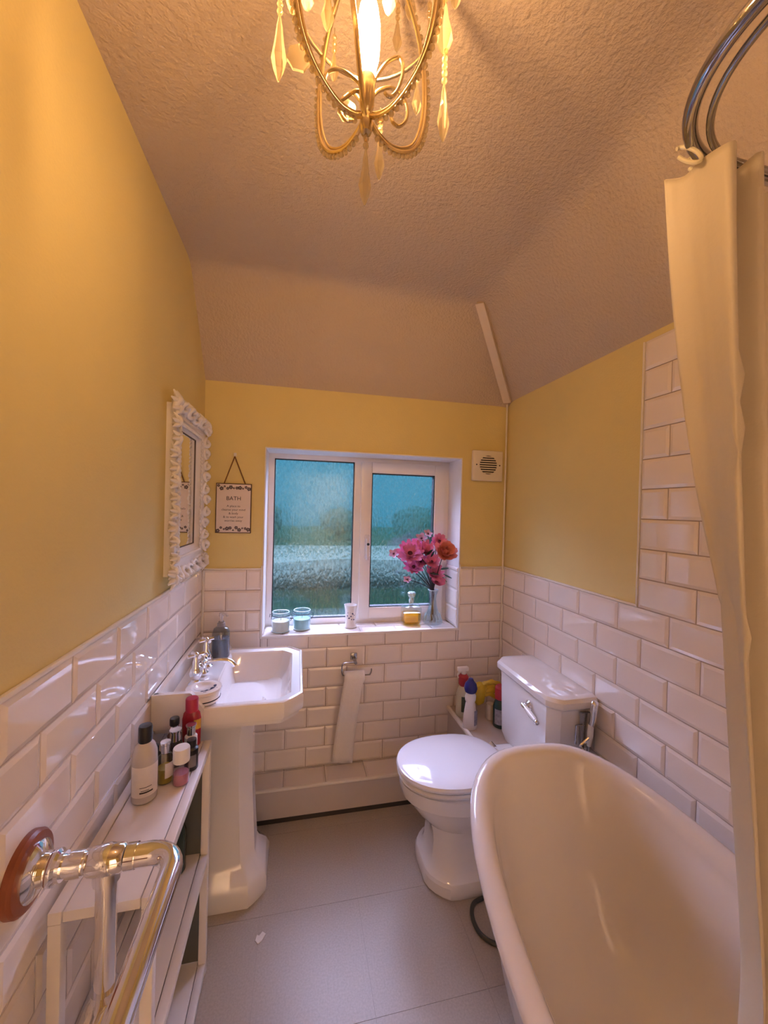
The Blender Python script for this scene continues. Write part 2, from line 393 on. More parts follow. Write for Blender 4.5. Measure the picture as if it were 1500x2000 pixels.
struct('trim_5', join(box(-.14, -.10, YF-.11, YF+.012, 0, 2.04), box(.68, .72, YF-.11, YF+.012, 0, 2.04), box(-.14, .72, YF-.11, YF+.012, 2.0, 2.04)), DOORP)
ll = thing('added_fill_lamp', 'added unseen fill lamp on the landing behind the camera', 'lamp', (1.35, -1.6, 2.4))
add_mesh('fill_lamp_base', lathe([(.16, 2.4), (.16, 2.38), (.15, 2.375)], 32, (1.35, -1.6, 0)), DOORP, ll)
add_mesh('fill_lamp_dome', lathe([(.15, 2.376), (.145, 2.35), (.12, 2.32), (.07, 2.30), (.001, 2.293)], 32, (1.35, -1.6, 0), cap=False), emit('fill_lamp_glow', FILL_COLOR, FILL_STRENGTH), ll)

# ------------------------------------------------------------------ window
def two_faced(o):          # rippled face to the room, smooth face to the weather
    o.data.materials.append(GLASS)
    for p in o.data.polygons: p.material_index = 0 if p.normal.y < -.5 else 1
    return o
w1 = struct('window_1', join(box(WX0, -.128, WY, WY+.06, WZ0, WZ1), box(.850, WX1, WY, WY+.06, WZ0, WZ1), box(-.128, .850, WY, WY+.06, 1.762, WZ1), box(WX0, WX1, WY-.002, WY+.06, WZ0-.012, .878), box(.312, .352, WY, WY+.06, .878, 1.762)), UPVC, False)
def frame_ring(x0, x1, z0, z1, w, y0, y1, bev=.003):
    return join(box(x0, x0+w, y0, y1, z0, z1, bev), box(x1-w, x1, y0, y1, z0, z1, bev), box(x0+w-.001, x1-w+.001, y0, y1, z1-w, z1, bev), box(x0+w-.001, x1-w+.001, y0, y1, z0, z0+w, bev))
add_mesh('gasket', frame_ring(-.129, .313, .877, 1.763, .006, WY+.004, WY+.03, 0), GASKET, w1, False)
two_faced(add_mesh('pane', box(-.124, .308, WY+.022, WY+.026, .882, 1.758), PANE, w1, False))
sash = add_mesh('sash_frame', frame_ring(.350, .853, .872, 1.766, .062, WY-.016, WY+.045, .004), UPVC, w1)
add_mesh('gasket', frame_ring(.411, .792, .933, 1.705, .006, WY-.010, WY+.03, 0), GASKET, w1, False)
two_faced(add_mesh('pane', box(.416, .787, WY+.018, WY+.022, .938, 1.700), PANE, w1, False))
hb = add_mesh('window_handle', join(box(.376, .404, WY-.028, WY-.016, 1.215, 1.350, .005), xf(lathe([(.001, 0), (.010, .0), (.010, .018), (.001, .02)], 12), Matrix.Translation((.388, WY-.028, 1.32)) @ Matrix.Rotation(PI/2, 4, 'X')),
                                   tube([(.390, WY-.046, 1.330), (.390, WY-.052, 1.30), (.390, WY-.050, 1.21)], [.012, .011, .009], 10)), M('white_handle_plastic', (.80, .76, .78), .2), w1)
add_mesh('handle_lock', sphere((.390, WY-.060, 1.30), .008), GASKET, hb)
# reveal lining, tiled sill and the tiled lower part of the right reveal
REV = M('white_reveal_paint', (.86, .82, .80), .45)
add_mesh('reveal_lining', join(box(WX0-.002, WX0+.004, YB, WY, WZ0, WZ1), box(WX1-.004, WX1+.002, YB, WY, WZ0, WZ1), box(WX0, WX1, YB, WY, WZ1-.004, WZ1+.002)), REV, w1, False)
add_mesh('sill_bed', box(WX0, WX1, YB+.004, WY, WZ0-.012, WZ0-.006), GROUT, w1, False)
for r, (a, b) in enumerate([(YB+.012, YB+.102), (YB+.104, WY)]):
    x = WX0-(.0 if r else .10)
    while x < WX1:
        u0, u1 = max(WX0+.004, x), min(WX1-.004, x+.202); put_tile('S', w1, u0, u1, a, b, WZ0-.0085); x += .202
add_mesh('sill_edge_trim', box(WX0-.004, WX1+.004, YB-.004, YB+.012, WZ0-.012, WZ0+.002, .004), PLASTIC, w1)
add_mesh('reveal_edge_trim', box(WX0-.008, WX0+.004, YB-.004, YB+.006, WZ0-.012, ZD+.02, .003), PLASTIC, w1)
add_mesh('reveal_edge_trim', box(WX1-.004, WX1+.006, YB-.004, YB+.006, WZ0-.012, ZD+.02, .003), PLASTIC, w1)
k = 0
while WZ0+.004+k*.102 < ZD:
    z0 = WZ0+.004+k*.102; put_tile('R', w1, YB+.008, WY-.002, z0, min(z0+.102, ZD), WX1-.002); k += 1

# ------------------------------------------------------------------ outside, seen only through the rippled glass
GZ = -2.8
struct('ground', box(-60, 60, 2.6, 90, GZ-.2, GZ), M('lawn_grass', (.05, .16, .09), .9, var=.4, vscale=2))
struct('terrace', box(-12, 14, 2.6, 16.5, GZ, GZ+.05), M('wet_grey_paving', (.36, .42, .48), .5, var=.15, vscale=1))
struct('road', box(-60, 60, 27, 44, GZ, GZ+.04), M('pale_wet_road', (.86, .86, .88), .5, var=.1))
LEAF = M('tree_foliage', (.035, .13, .10), .8, var=.5, vscale=1.5, bump=.6, bscale=4)
HEDGE = M('dark_hedge_foliage', (.018, .055, .055), .85, var=.5, vscale=2, bump=.6, bscale=5)
BARK = M('tree_bark', (.06, .045, .035), .9, var=.3)
def blob(c, r, s, seed, n=20, m=12):
    V, F = sphere((0, 0, 0), 1, n, m)
    out = []
    for p in V:
        q = Vector(p); d = 1+.35*noise.noise(q*2.2+Vector((seed*7.1, seed*3.3, 0)))+.14*noise.noise(q*6+Vector((seed, 0, 4)))
        out.append((c[0]+q.x*r*s[0]*d, c[1]+q.y*r*s[1]*d, c[2]+q.z*r*s[2]*d))
    return out, F
for i in range(7):
    x = -14+9.6*i; h = [2.5, 3.0, 2.7, 3.3, 2.6, 3.1, 2.7][i]
    t = thing('garden_tree', 'blurred dark green tree across the road outside the rippled window', 'tree', (x, 48+(i % 3), GZ), 'trees across the road')
    add_mesh('trunk', lathe([(.22, 0), (.16, 1.2), (.12, 2.4)], 8), BARK, t, True, True)
    add_mesh('crown', blob((0, 0, 2.6), h*.85, (1.0, .8, .72), i), LEAF, t, True, True)
hg = add_mesh('garden_hedge', blob((0, 0, 0), 1, (1, 1, 1), 3, 60, 16), HEDGE, None)
hg.scale = (17, 1.0, .85); hg.location = (4.5, 21.5, GZ+.5)
tag(hg, 'long dark clipped hedge below the window, blurred by the rippled glass', 'hedge')

# ------------------------------------------------------------------ bath
bt = thing('bathtub', 'white freestanding slipper bath with a rolled rim beside the right wall', 'bathtub', (.765, .355, 0))
BX, BY, BA, BB, BP = .765, .355, .365, .805, 2.75
def rim_z(y):
    t = max(0, min(1.2, (y-.25)/.91)); return .60+.132*t**1.6
def bath_ring(off, z=None, dz=0, offy=None, zblend=None):
    out = []; oy = off if offy is None else offy
    for i in range(88):
        t = 2*PI*i/88; c, s = math.cos(t), math.sin(t)
        x = BX+(BA-off)*math.copysign(abs(c)**(2/BP), c); y = BY+(BB-oy)*math.copysign(abs(s)**(2/BP), s)
        y0 = BY+BB*math.copysign(abs(s)**(2/BP), s)
        zr = rim_z(y0)+dz
        out.append((x, y, zr if z is None else (zr*(1-zblend)+z*zblend if zblend is not None else z)))
    return out
prof = []
rr = .027
tubr = [bath_ring(.022, dz=-.040), bath_ring(.008, dz=-.036), bath_ring(.001, dz=-.026), bath_ring(0, dz=-.016), bath_ring(.004, dz=-.006), bath_ring(.013, dz=.0005), bath_ring(.024, dz=.002), bath_ring(.036, dz=-.001), bath_ring(.046, dz=-.008), bath_ring(.055, dz=-.021), bath_ring(.061, dz=-.040), bath_ring(.066, dz=-.066, offy=.070),
        bath_ring(.072, z=.5, offy=.085, zblend=.45), bath_ring(.084, z=.42, offy=.13, zblend=.78), bath_ring(.105, z=.34, offy=.19), bath_ring(.138, z=.25, offy=.28), bath_ring(.18, z=.205, offy=.36), bath_ring(.25, z=.192, offy=.46)]
add_mesh('tub', loft(tubr, False, True), ENAMEL, bt, True, crease=80)
outer = [bath_ring(.040, dz=-.030), bath_ring(.052, z=.5, offy=.05, zblend=.35), bath_ring(.075, z=.36, offy=.09), bath_ring(.11, z=.24, offy=.15), bath_ring(.17, z=.165, offy=.25), bath_ring(.24, z=.15, offy=.36)]
add_mesh('tub_shell', loft(outer, False, True), ENAMEL, bt, True, crease=80)
for sx in (-1, 1):
    for y in (.355-.45, .355+.43):
        x = BX+sx*.19
        add_mesh('foot', loft([super_ring(x, y, .03, .04, 0, 2.4, 16), super_ring(x, y, .022, .03, .03, 2, 16), super_ring(x-sx*.01, y, .02, .025, .09, 2, 16), super_ring(x-sx*.02, y, .04, .05, .19, 2, 16)]), CHROME, bt)
add_mesh('waste', lathe([(.001, .196), (.03, .197), (.034, .193)], 20, (BX, .0, 0)), CHROME, bt)

# ------------------------------------------------------------------ toilet
TY = 1.535
to = thing('toilet', 'white close-coupled toilet with closed lid against the right wall', 'toilet', (.78, TY, 0))
def tring(xf_, xb, hw, z, p, n=56):
    cx = xf_+ (xb-xf_)*.5; out = []
    for i in range(n):
        t = 2*PI*i/n; c, s = math.cos(t), math.sin(t)
        out.append((cx+(xb-xf_)/2*math.copysign(abs(c)**(2/p), c), TY+hw*math.copysign(abs(s)**(2/p), s), z))
    return out
def oct_ring(x0, x1, hw, z, ch): return cham_ring(x0, x1, TY-hw, TY+hw, z, (ch, .02, .02, ch), 13, .4)
foot = [oct_ring(.535, 1.08, .154, 0, .085), oct_ring(.531, 1.08, .157, .008, .085), oct_ring(.531, 1.08, .157, .046, .085), oct_ring(.536, 1.08, .152, .058, .083), oct_ring(.549, 1.08, .139, .068, .078), oct_ring(.560, 1.07, .128, .084, .072)]
stem = [oct_ring(.566, 1.06, .122, .11, .068), oct_ring(.570, 1.05, .118, .16, .066), oct_ring(.566, 1.05, .121, .20, .068)]
def lerp_ring(a, b, t): return [Vector(p).lerp(Vector(q), t) for p, q in zip(a, b)]
def ang_sort(ring, cx, n=56):       # resample a section at even angles round its middle so that sections join without twist
    R = [Vector(p) for p in ring]; out = []; m = len(R)
    for k in range(n):
        a = 2*PI*k/n; d = Vector((math.cos(a), math.sin(a))); best = None
        for i in range(m):
            p = R[i]; q = R[(i+1) % m]; px, py = p.x-cx, p.y-TY; ex, ey = q.x-p.x, q.y-p.y
            den = d.x*ey-d.y*ex
            if abs(den) < 1e-12: continue
            t = (px*ey-py*ex)/den; u = (px*d.y-py*d.x)/den
            if t > 0 and -1e-6 <= u <= 1+1e-6 and (best is None or t > best): best = t
        out.append(Vector((cx+d.x*best, TY+d.y*best, R[0].z)))
    return out
def bowl_ring(x0, x1, hw, z, p=2.15): return tring(x0, x1, hw, z, p)
secs = foot+stem
secs = [ang_sort(r, .80) for r in secs]
bowl = [bowl_ring(.548, 1.05, .134, .228, 2.6), bowl_ring(.50, 1.03, .160, .275, 2.3), bowl_ring(.468, 1.01, .172, .315), bowl_ring(.455, 1.0, .176, .333), bowl_ring(.447, 1.0, .181, .338), bowl_ring(.438, 1.0, .184, .37), bowl_ring(.436, 1.0, .184, .395), bowl_ring(.46, .98, .17, .402)]
bowl = [ang_sort(r, .80) for r in bowl]
add_mesh('pan', loft(secs+bowl), CERAM, to, True, crease=24)
add_mesh('pan_shelf', box(.90, 1.10, TY-.11, TY+.11, .30, .425, .02, 3), CERAM, to)
def d_ring(x0, x1, hw, z, p=2.2, n=64):
    # oval seat outline cut straight with tapered corners at the hinge
    out = []; cx = x0+.235
    for i in range(n):
        t = 2*PI*i/n; c, s = math.cos(t), math.sin(t)
        x = cx+.235*math.copysign(abs(c)**(2/p), c) if c < 0 else cx+(x1-cx)*math.copysign(abs(c)**(2/3.4), c)
        y = TY+hw*math.copysign(abs(s)**(2/p), s)
        if c > 0: y = TY+(y-TY)*(1-.12*c)
        out.append((x, y, z))
    return out
seat = [d_ring(.440, .878, .172, .404), d_ring(.432, .882, .180, .408), d_ring(.430, .884, .182, .416), d_ring(.436, .880, .176, .424)]
add_mesh('seat', loft(seat), PLASTIC, to, True, crease=40)
lid = [d_ring(.436, .880, .174, .427), d_ring(.428, .884, .181, .431), d_ring(.426, .886, .183, .440), d_ring(.430, .882, .178, .449), d_ring(.446, .868, .163, .4545), d_ring(.52, .82, .09, .457)]
add_mesh('lid', loft(lid), M('white_toilet_lid', (.87, .84, .85), .10, var=.01, coat=.5), to, True, crease=40)
for s in (-1, 1): add_mesh('hinge', tube([(.895, TY+s*.075-.02, .432), (.895, TY+s*.075+.02, .432)], .011, 10), CHROME, to)
CY = 1.515
cis = add_mesh('cistern', loft([cham_ring(.995, XR-.004, CY-.185, CY+.185, .405, (.03, 0, 0, .03), 3), cham_ring(.975, XR-.004, CY-.198, CY+.198, .46, (.035, 0, 0, .035), 3), cham_ring(.970, XR-.003, CY-.212, CY+.212, .745, (.04, 0, 0, .04), 3)]), CERAM, to, True, crease=25)
def cl(d, z): return cham_ring(.955+d, XR-.001, CY-.232+d, CY+.232-d, z, (.045, 0.001, .001, .045), 3)
add_mesh('cistern_lid', loft([cl(.012, .742), cl(.003, .750), cl(0, .756), cl(0, .776), cl(.008, .788), cl(.030, .794)]), CERAM, to, True, crease=30)
lv = add_mesh('flush_lever', join(xf(lathe([(.004, 0), (.020, 0), (.022, .007), (.013, .014), (.010, .028)], 14), Matrix.Translation((.971, 1.452, .692)) @ Matrix.Rotation(-PI/2, 4, 'Y')), tube([(.945, 1.462, .693), (.942, 1.435, .690)], [.011, .008], 10)), CHROME, to)
add_mesh('lever_end', sphere((.936, 1.352, .678), .011), CHROME, lv)
add_mesh('lever_grip', tube([(.942, 1.436, .690), (.939, 1.40, .685), (.937, 1.360, .680)], [.0095, .0115, .009], 12), CERAM, lv)

# ------------------------------------------------------------------ pedestal basin
bs = thing('pedestal_basin', 'white art-deco pedestal basin with chrome taps on the left wall', 'basin', (-.25, 1.64, 0))
BZ = .830; y0, y1, x1 = 1.362, 1.925, .036
K = 6
def R_(x0, x1_, ya, yb, z, c, rnd=.1): return cham_ring(x0, x1_, ya, yb, z, (.004, c, c, .004), K, rnd)
out = [R_(-.36, -.10, 1.54, 1.745, .690, .04), R_(-.40, -.055, 1.45, 1.84, .728, .05), R_(XL+.006, .008, y0+.035, y1-.035, .746, .055), R_(XL+.004, .020, y0+.018, y1-.018, .752, .06), R_(XL+.003, .022, y0+.016, y1-.016, .764, .06), R_(XL+.001, x1-.004, y0+.002, y1-.002, .772, .065), R_(XL+.001, x1, y0, y1, .782, .065), R_(XL+.001, x1, y0, y1, BZ-.008, .065),
       R_(XL+.001, x1-.004, y0+.004, y1-.004, BZ, .064), R_(XL+.001, x1-.010, y0+.010, y1-.010, BZ+.002, .062), R_(XL+.001, x1-.013, y0+.013, y1-.013, BZ-.003, .061), R_(XL+.003, x1-.030, y0+.030, y1-.030, BZ-.004, .055),
       R_(-.285, x1-.044, y0+.044, y1-.044, BZ-.006, .045), R_(-.278, x1-.050, y0+.052, y1-.052, BZ-.016, .04), R_(-.268, x1-.066, y0+.075, y1-.075, BZ-.075, .04, .5), R_(-.250, x1-.095, y0+.11, y1-.11, BZ-.112, .05, .7), R_(-.20, x1-.15, y0+.2, y1-.2, BZ-.120, .03, .8)]
add_mesh('basin', loft(out), CERAM, bs, True, crease=32)
up = box(XL+.001, XL+.022, y0+.002, y1-.002, BZ-.01, .887, .004)
def wing(ya, yb):
    P = [(XL+.001, BZ-.045), (-.285, BZ-.045), (-.285, BZ+.002), (-.322, .884), (-.328, .887), (XL+.001, .887)]
    return loft([[(x, ya, z) for x, z in P], [(x, yb, z) for x, z in P]])
add_mesh('upstand', up, CERAM, bs)
add_mesh('end_wing', wing(y0-.002, y0+.016), CERAM, bs, True, crease=30)
add_mesh('end_wing', wing(y1-.016, y1+.002), CERAM, bs, True, crease=30)
def pr_(x1_, hw, z, c): return cham_ring(-.40, x1_, 1.645-hw, 1.645+hw, z, (.02, c, c, .02), 4, .15)
ped = [pr_(-.088, .140, 0, .06), pr_(-.085, .142, .02, .06), pr_(-.086, .141, .055, .06), pr_(-.098, .128, .085, .055), pr_(-.125, .104, .115, .05), pr_(-.135, .094, .14, .048), pr_(-.150, .082, .40, .045), pr_(-.152, .086, .60, .045), pr_(-.140, .10, .69, .045), pr_(-.12, .115, .735, .045)]
add_mesh('pedestal', loft(ped), CERAM, bs, True, crease=30)
add_mesh('overflow_slot', box(-.2735, -.268, 1.475, 1.500, .790, .806, .002), DCHROME, bs)
add_mesh('waste', lathe([(.001, .7135), (.02, .7145), (.023, .7105)], 18, (-.13, 1.643, 0)), CHROME, bs)
tp = add_mesh('mixer_tap', join(
    *[lathe([(.024, 0), (.026, .004), (.018, .012), (.013, .02), (.020, .032), (.022, .045), (.016, .06), (.011, .07), (.012, .085), (.008, .095), (.007, .105)], 16, (-.358, yy, BZ-.004)) for yy in (1.565, 1.735)],
    tube([(-.358, 1.565, BZ+.045), (-.352, 1.60, BZ+.05), (-.350, 1.65, BZ+.052), (-.352, 1.70, BZ+.05), (-.358, 1.735, BZ+.045)], [.010, .009, .012, .009, .010], 12),
    *[tube([(-.352, y, BZ+.05), (-.352, y+.006, BZ+.05)], .014, 12) for y in (1.595, 1.612, 1.682, 1.70)],
    lathe([(.018, 0), (.020, .01), (.014, .02), (.012, .05), (.016, .058), (.006, .066)], 14, (-.350, 1.65, BZ-.004)),
    tube(catmull([(-.350, 1.65, BZ+.040), (-.320, 1.65, BZ+.048), (-.28, 1.65, BZ+.050), (-.250, 1.65, BZ+.044), (-.232, 1.65, BZ+.025)], 5), .0095, 12)), CHROME, bs)
for yy in (1.565, 1.735):
    c = Vector((-.358, yy, BZ+.106))
    hh = join(*[tube([c, c+d*.020, c+d*.030], [.005, .0055, .0065], 8) for d in (Vector((.8, .6, 0)), Vector((-.8, -.6, 0)), Vector((.6, -.8, 0)), Vector((-.6, .8, 0)))], sphere(c, .009), lathe([(.009, .0), (.010, .006), (.004, .012)], 12, tuple(c)))
    add_mesh('tap_handle', hh, CHROME, tp)

# ------------------------------------------------------------------ slim shelf unit
UX0, UX1, UY0, UY1, UZ = -.428, -.252, .815, 1.330, .745
su = thing('shelf_unit', 'slim white open shelf unit standing along the left wall before the basin', 'shelf', (-.34, 1.07, 0))
for x in (UX0, UX1-.022):
    for y in (UY0, UY1-.022): add_mesh('post', box(x, x+.022, y, y+.022, 0, UZ-.0225, .002), SHELFW, su)
def shelf_level(z, nm, th=.022):
    b = add_mesh(nm, box(UX0+.024, UX1-.024, UY0+.001, UY1-.001, z-th+.002, z, .001), SHELFW, su)
    add_mesh('front_rail', box(UX1-.022, UX1, UY0+.0225 if nm != 'top_board' else UY0, UY1-.0225 if nm != 'top_board' else UY1, z-th, z+.001, .0015), SHELFW, su)
    add_mesh('back_rail', box(UX0, UX0+.022, UY0+.0225 if nm != 'top_board' else UY0, UY1-.0225 if nm != 'top_board' else UY1, z-th, z+.001, .0015), SHELFW, su)
    add_mesh('joint_gap', box(UX0+.020, UX1-.020, UY0+.024, UY1-.024, z-th+.003, z-.004), SHELFB, su, False)
add_mesh('shade_panel', box(UX0+.022, UX1-.022, UY1-.014, UY1-.008, .05, UZ-.024), M('dark_shade_panel', (.10, .10, .09), .35), su, False)  # added dark sheet, its colour stands in for shade inside the open unit
shelf_level(UZ, 'top_board'); shelf_level(.395, 'shelf_board'); shelf_level(.045, 'shelf_board')

# ------------------------------------------------------------------ chrome towel rail with a wooden wall rose
tr = thing('towel_rail', 'chrome heated towel rail with wooden wall rose in the near left corner', 'towel rail', (-.30, .5, .6))
RZ, RY = .866, .772
def ytube(pts, r, n=16): return tube(catmull(pts, 6), r, n)
for yy, nm in ((RY, 'wall_rose'), (.16, 'wall_rose')):
    mt = Matrix.Translation((XL, yy, RZ)) @ Matrix.Rotation(PI/2, 4, 'Y')
    ros = add_mesh(nm, xf(lathe([(.060, 0), (.060, .010), (.056, .015), (.045, .017), (.001, .017)], 36), mt), WOODRED, tr)
    add_mesh('rose_plate', xf(lathe([(.044, .016), (.044, .020), (.036, .026), (.026, .030), (.024, .038), (.027, .042), (.027, .050), (.022, .054), (.022, .06)], 28), mt), CHROME, ros)
    s = 1 if yy > .4 else -1
    add_mesh('top_arm', join(tube([(XL+.055, yy, RZ), (-.335, yy, RZ)], .0175, 18), tube([(-.372, yy, RZ), (-.350, yy, RZ)], .0205, 18), tube([(-.345, yy, RZ), (-.340, yy, RZ), (-.315, yy, RZ), (-.290, yy, RZ), (-.286, yy, RZ)], [.018, .022, .0255, .022, .018], 18), tube([(-.284, yy, RZ), (-.268, yy, RZ)], .0205, 18)), CHROME, tr)
    add_mesh('upright', join(tube([(-.315, yy, RZ), (-.315, yy, RZ-.035)], .0215, 18), tube([(-.315, yy, RZ-.035), (-.315, yy, .61)], .017, 18)), CHROME, tr)
    add_mesh('ball_joint', join(sphere((-.315, yy, .605), .028, 18, 12), tube([(-.315, yy, .64), (-.315, yy, .625)], .0215, 18), tube([(-.315, yy-s*.02, .605), (-.315, yy-s*.05, .605)], .0215, 18)), CHROME, tr)
    add_mesh('lower_leg', tube([(-.315, yy, .59), (-.315, yy, .0)], .017, 16), CHROME, tr)
arc = [(-.27, RY, RZ), (-.245, RY, RZ)]+[(-.245+.045*math.sin(a), RY-.045+.045*math.cos(a), RZ) for a in [PI/2*k/8 for k in range(1, 9)]]
arc2 = [(-.245+.045*math.cos(a), .205-.045*math.sin(a), RZ) for a in [PI/2*k/8 for k in range(0, 9)]]+[(-.27, .16, RZ)]
add_mesh('front_bar', tube(arc+arc2, .0185, 20), CHROME, tr)
add_mesh('lower_bar', tube([(-.315, RY-.05, .605), (-.315, .21, .605)], .017, 18), CHROME, tr)

# ------------------------------------------------------------------ shower rail and curtain
RAILZ = 2.130
sr = thing('shower_rail', 'curved chrome shower curtain rail hung over the bath', 'shower rail', (.75, .0, RAILZ))
def rail_path(ins, z):
    c = .19-ins*.5; x0, x1, ya, yb = .534+ins, 1.06-ins, -.50+ins, .558-ins; P = []
    for cx, cy, a0 in ((x1-c, yb-c, 0), (x0+c, yb-c, PI/2), (x0+c, ya+c, PI), (x1-c, ya+c, 1.5*PI)):
        for k in range(19):
            a = a0+PI/2*k/18; P.append((cx+c*math.cos(a), cy+c*math.sin(a), z))
    return P
add_mesh('rail', tube(rail_path(0, RAILZ), .0105, 16, True), M('dark_mirror_chrome', (.42, .42, .47), .07, 1, var=.02), sr)
add_mesh('curtain_track', tube(rail_path(.021, RAILZ-.010), .0055, 10, True), DCHROME, sr)
for yy in (-.35, .20): add_mesh('ceiling_stay', tube([(1.02, yy, RAILZ), (1.02, yy, ceil_z(1.02, yy))], .007, 10), CHROME, sr)
for yy in (-.35, .20): add_mesh('bracket', tube([(1.06, yy, RAILZ), (1.02, yy, RAILZ)], .010, 10), CHROME, sr)

ct = thing('shower_curtain', 'cream shower curtain bunched at the rail and tucked into the bath', 'curtain', (.74, .5, .4))
cols_top = [(.616, .570, 2.090), (.628, .545, 2.078), (.631, .515, 2.084), (.636, .475, 2.076), (.672, .50, 2.09), (.70, .555, 2.10), (.725, .555, 2.10), (.738, .505, 2.11), (.765, .53, 2.10), (.795, .58, 2.10), (.83, .555, 2.10), (.87, .53, 2.10), (.92, .57, 2.10), (.98, .55, 2.10)]
def sec(z, c0x, c0y, c3x, c3y, sq=1.0):
    P = [(c0x, c0y), (c0x+(c3x-c0x)*.30+.010, c0y+(c3y-c0y)*.3), (c0x+(c3x-c0x)*.65+.006, c0y+(c3y-c0y)*.65), (c3x, c3y)]
    for (x, y, _) in cols_top[4:]: P.append((c3x+(x-.636)*sq, c3y+(y-.475)*sq))
    return [(x, y, z) for x, y in P]
secs = [cols_top, sec(1.90, .627, .560, .633, .466), sec(1.60, .670, .550, .649, .462), sec(1.28, .747, .538, .671, .457, .98), sec(.96, .785, .527, .701, .453, .95), sec(.74, .812, .519, .720, .450, .9), sec(.60, .79, .50, .690, .43, .9), sec(.46, .76, .48, .680, .42, .9)]
rows = []
for s in secs: rows.append(catmull(s, 6))
fine = []
nr = len(rows)
cols = [catmull([r[i] for r in rows], 8) for i in range(len(rows[0]))]
H = len(cols[0])
Vv, Ff = [], []
for j in range(H):
    for i in range(len(cols)):
        p = cols[i][j]; w = .0022*noise.noise(Vector((i*.5, p.z*9, 2)))
        cr = sum(.008*math.exp(-((p.z-zc-.02*math.sin(i*.35))/.010)**2) for zc in (1.70, 1.615, 1.315))     # pressed packing creases
        Vv.append((p.x+w, p.y-cr+w, p.z))
n = len(cols)
for j in range(H-1):
    for i in range(n-1): Ff.append([j*n+i, j*n+i+1, (j+1)*n+i+1, (j+1)*n+i])
cf = add_mesh('fabric', (Vv, Ff), CURT, ct, True, crease=170)
hemV = []
so = cf.modifiers.new('thickness', 'SOLIDIFY'); so.thickness = .0016
# stitched top band
tb = [[], []]
band = [], []
bV, bF = [], []
for i in range(n):
    a = cols[i][0]; b = cols[i][3]
    bV += [(a.x, a.y-.0022, a.z+.001), (b.x, b.y-.0022, b.z)]
for i in range(n-1): bF.append([2*i, 2*i+1, 2*i+3, 2*i+2])
add_mesh('top_hem', (bV, bF), CURT, ct, True, crease=170)
hv = []
for (hx, hy, hz) in [(.622, .532, 2.1), (.660, .545, 2.1), (.74, .560, 2.1), (.88, .560, 2.1)]:
    c = Vector((hx, hy, RAILZ-.014)); ring = [c+Vector((.010*math.sin(a), .021*math.cos(a), -.012+.030*math.sin(a+1.2))) for a in [2*PI*k/16 for k in range(14)]]
    add_mesh('hook', tube(ring, .0032, 8), M('cream_plastic_hook', (.85, .78, .55), .4), ct)

# ------------------------------------------------------------------ chandelier
CC = at_y(715, 250, .599); CX, CYc, HZ = CC.x, CC.y, 2.088
ch = thing('chandelier', 'antique gilt wire chandelier with crystal drops and one bare candle bulb', 'chandelier', (CX, CYc, HZ))
armp = [(.006, .012), (.020, .001), (.040, -.003), (.062, .006), (.083, .026), (.098, .058), (.105, .105), (.103, .16), (.090, .215), (.066, .262), (.04, .30), (.012, .32)]
arm_r = catmull([(r*1.2, 0, z) for r, z in armp], 9)
for k, adeg in enumerate((40, 136, 222, 322)):
    az = math.radians(adeg-12.5)
    dirv = Vector((math.cos(az), math.sin(az), 0))
    pts = [Vector((CX, CYc, HZ))+dirv*p.x+Vector((0, 0, p.z)) for p in arm_r]
    a = add_mesh('arm', tube(pts, .0036, 8), BRASSY, ch)
    side = dirv.cross(Vector((0, 0, 1)))
    inner_ = [p-dirv*.006*min(1, max(0, (p.z-HZ)/.05))+Vector((0, 0, .006)) for p in pts[4:]]
    add_mesh('inner_wire', tube(inner_, .0022, 6), BRASSY, ch)
    # string of small glass beads on the outside of the arm
    beads = []; acc = 0
    for i in range(6, len(pts)-1):
        acc += (pts[i+1]-pts[i]).length
        if acc > .0078:
            acc = 0; t = (pts[i+1]-pts[i]).normalized(); nrm = side.cross(t); nrm = nrm if nrm.dot(dirv)-.5*nrm.z > 0 else -nrm
            beads.append(sphere(pts[i]+nrm*.0066, .0041, 8, 6))
    bo = add_mesh('bead_string', join(*beads), CRYSTAL, ch); bo['kind'] = 'stuff'
for Yl, px in [(.595, [(708, 176), (697, 158), (667, 137), (643, 139), (634, 156), (643, 182), (656, 198), (672, 193), (690, 179), (704, 178)]), (.600, [(726, 174), (734, 152), (754, 124), (776, 112), (786, 122), (786, 146), (778, 172), (766, 188), (757, 187), (751, 180)]),
               (.615, [(727, 190), (742, 176), (764, 172), (784, 186), (795, 210), (793, 234), (780, 247), (768, 240), (764, 230)]), (.64, [(705, 200), (690, 182), (672, 190), (664, 212), (674, 234), (690, 236)])]:
    add_mesh('wire_loop', tube(catmull([at_y(x, y, Yl) for x, y in px], 5), .0027, 8), BRASSY, ch)
add_mesh('centre_rod', tube(catmull([(CX, CYc, HZ), at_y(708, 190, .585), at_y(696, 60, .575), at_y(690, -40, .58), (CX, CYc, HZ+.32)], 6), .0042, 8), BRASSY, ch)
add_mesh('hub', join(lathe([(.002, -.014), (.008, -.010), (.011, 0), (.009, .012), (.006, .02), (.008, .03)], 14, (CX, CYc, HZ)), tube([(CX, CYc, HZ-.014), (CX, CYc, HZ-.024)], .0022, 6)), BRASSY, ch)
add_mesh('lamp_holder', lathe([(.006, .02), (.011, .03), (.0125, .05), (.013, .072), (.011, .076)], 16, (CX, CYc, HZ)), BRASSY, ch)
bulb = add_mesh('candle_bulb', lathe([(.009, .072), (.0125, .085), (.0172, .105), (.0185, .128), (.0178, .155), (.014, .180), (.008, .198), (.0006, .206)], 20, (CX, CYc, HZ)), emit('glowing_bulb', BULB_COLOR, BULB_STRENGTH), ch)
add_mesh('stem', tube([(CX, CYc, HZ+.318), (CX, CYc, 2.47)], .005, 8), BRASSY, ch)
